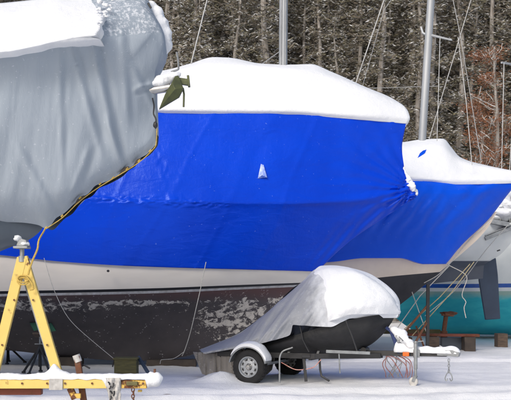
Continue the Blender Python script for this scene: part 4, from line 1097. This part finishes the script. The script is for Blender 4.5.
tb = [
 ([(205, 354), (238, 348), (263, 343), (280, 338.5), (290, 334.5), (292.5, 325), (310, 326), (330, 327), (342, 322), (351, 318.5), (372, 318), (397, 318)], [(0, .80), (.35, .86), (.6, .84), (.8, .52), (1, .03)]),
 ([(203, 353), (240, 345), (263, 336), (285, 325), (293, 318), (310, 314), (330, 312), (351, 308), (375, 309), (398, 315)], [(0, .80), (.35, .86), (.6, .82), (.8, .52), (1, .05)]),
 ([(201, 351.5), (240, 338), (263, 326), (280, 313), (300, 298), (315, 288), (330, 284), (351, 285), (375, 294), (397.5, 309)], [(0, .5), (.35, .6), (.6, .55), (.8, .35), (1, .04)]),
 ([(200, 350.5), (240, 334), (263, 317), (280, 303), (300, 287), (313, 275), (325, 271), (351, 273), (376, 286), (397, 304)], [(0, .2), (.35, .25), (.6, .25), (.8, .2), (1, .03)]),
 ([(199, 350), (238, 333.5), (263, 315.5), (280, 301), (291, 291.5), (305, 279), (314, 270), (322, 267), (345, 269), (358, 274), (375, 284), (388, 295), (396, 304)], [(0, 0), (1, 0)]),
]
a, b = loft(ft, tb, 240, 14, tdisp)
mb = MB(); mb.grid(a); mb.grid(b, flip=True); mb.grid([[r[0] for r in a], [r[0] for r in b]]); cov = mb.build('tarp', M['frosty_pale'], rb, angle=80)
def tsd(px, py, v, u): return -.05*max(0, 1-u/.10)+.03*max(0, 1-u/.3)*N3(px*.2, py*.12, 4)+.035*N3(px*.05, py*.05, 13)+.012*N3(px*.15, py*.15, 3)
ts = [
 ([(327, 322), (339, 318.5), (351, 315), (372, 314.5), (398.5, 314.5)], [(0, .84), (.3, .77), (.7, .5), (1, .04)]),
 ([(326, 312), (340, 309), (351, 306), (375, 307), (399.2, 312)], [(0, .88), (.3, .84), (.7, .5), (1, .06)]),
 ([(319, 288), (330, 282), (351, 282.5), (376, 291), (392, 300), (399, 311)], [(0, .55), (.3, .55), (.7, .36), (1, .05)]),
 ([(311, 275), (325, 268.5), (351, 270.5), (377, 283), (392, 296), (398.8, 310)], [(0, .22), (.5, .25), (1, .04)]),
 ([(307, 278.5), (314, 270.5), (321, 265.8), (331, 265.3), (347, 267), (360, 272), (376, 281.5), (388, 292.5), (394.5, 299.5), (398.5, 309)], [(0, 0), (1, 0)]),
]
a, b = loft(ft, ts, 100, 8, tsd); mb = MB(); shell(mb, a, b, 0, True, False); mb.build('snow_heap', M['snow'], cov, angle=179)
# tarp tail hanging to the ground behind and under
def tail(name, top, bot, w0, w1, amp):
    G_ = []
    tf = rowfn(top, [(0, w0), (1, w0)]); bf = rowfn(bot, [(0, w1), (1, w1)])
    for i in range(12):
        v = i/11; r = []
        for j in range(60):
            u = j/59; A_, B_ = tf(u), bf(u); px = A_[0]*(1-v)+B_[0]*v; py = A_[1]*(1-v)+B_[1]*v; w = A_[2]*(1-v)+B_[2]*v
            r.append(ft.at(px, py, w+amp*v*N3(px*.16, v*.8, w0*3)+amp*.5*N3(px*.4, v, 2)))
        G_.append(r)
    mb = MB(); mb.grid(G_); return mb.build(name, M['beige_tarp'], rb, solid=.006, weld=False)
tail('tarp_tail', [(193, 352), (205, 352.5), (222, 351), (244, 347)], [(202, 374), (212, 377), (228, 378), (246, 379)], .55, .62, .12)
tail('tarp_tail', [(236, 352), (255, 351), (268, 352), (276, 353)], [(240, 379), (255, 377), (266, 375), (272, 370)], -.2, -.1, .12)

# ================================================================== LIGHT, CAMERA
sc = bpy.context.scene
w = bpy.data.worlds.new('World'); sc.world = w; w.use_nodes = True; nt = w.node_tree
sky = nt.nodes.new('ShaderNodeTexSky'); sky.sky_type = 'NISHITA'; sky.sun_disc = False
EL, AZ = math.radians(34), math.radians(208)      # azimuth measured clockwise from +Y
sky.sun_elevation = EL; sky.sun_rotation = AZ; sky.air_density = 1.0; sky.dust_density = 3.0; sky.ozone_density = 1.0
nt.links.new(sky.outputs[0], nt.nodes['Background'].inputs[0]); nt.nodes['Background'].inputs[1].default_value = .13
sl = bpy.data.lights.new('sun', 'SUN'); sl.energy = 1.75; sl.angle = math.radians(22); sl.color = (1, .96, .9)
so = bpy.data.objects.new('sun', sl); C.objects.link(so)
dirv = V((math.sin(AZ)*math.cos(EL), math.cos(AZ)*math.cos(EL), math.sin(EL)))
so.rotation_euler = dirv.to_track_quat('Z', 'Y').to_euler(); so.location = dirv*60
cam = bpy.data.cameras.new('camera'); co = bpy.data.objects.new('camera', cam); C.objects.link(co)
co.location = (0, 0, CH); co.rotation_euler = (math.pi/2, 0, 0)
cam.sensor_width = 36; cam.sensor_fit = 'HORIZONTAL'; cam.lens = F/511*36; cam.shift_y = (HY-200)/511; cam.clip_end = 2000
cam.dof.use_dof = True; cam.dof.focus_distance = 16.8; cam.dof.aperture_fstop = 3.6
sc.camera = co
sc.view_settings.view_transform = 'Standard'; sc.view_settings.look = 'None'; sc.view_settings.exposure = .10; sc.view_settings.gamma = 1
sc.view_settings.use_curve_mapping = False
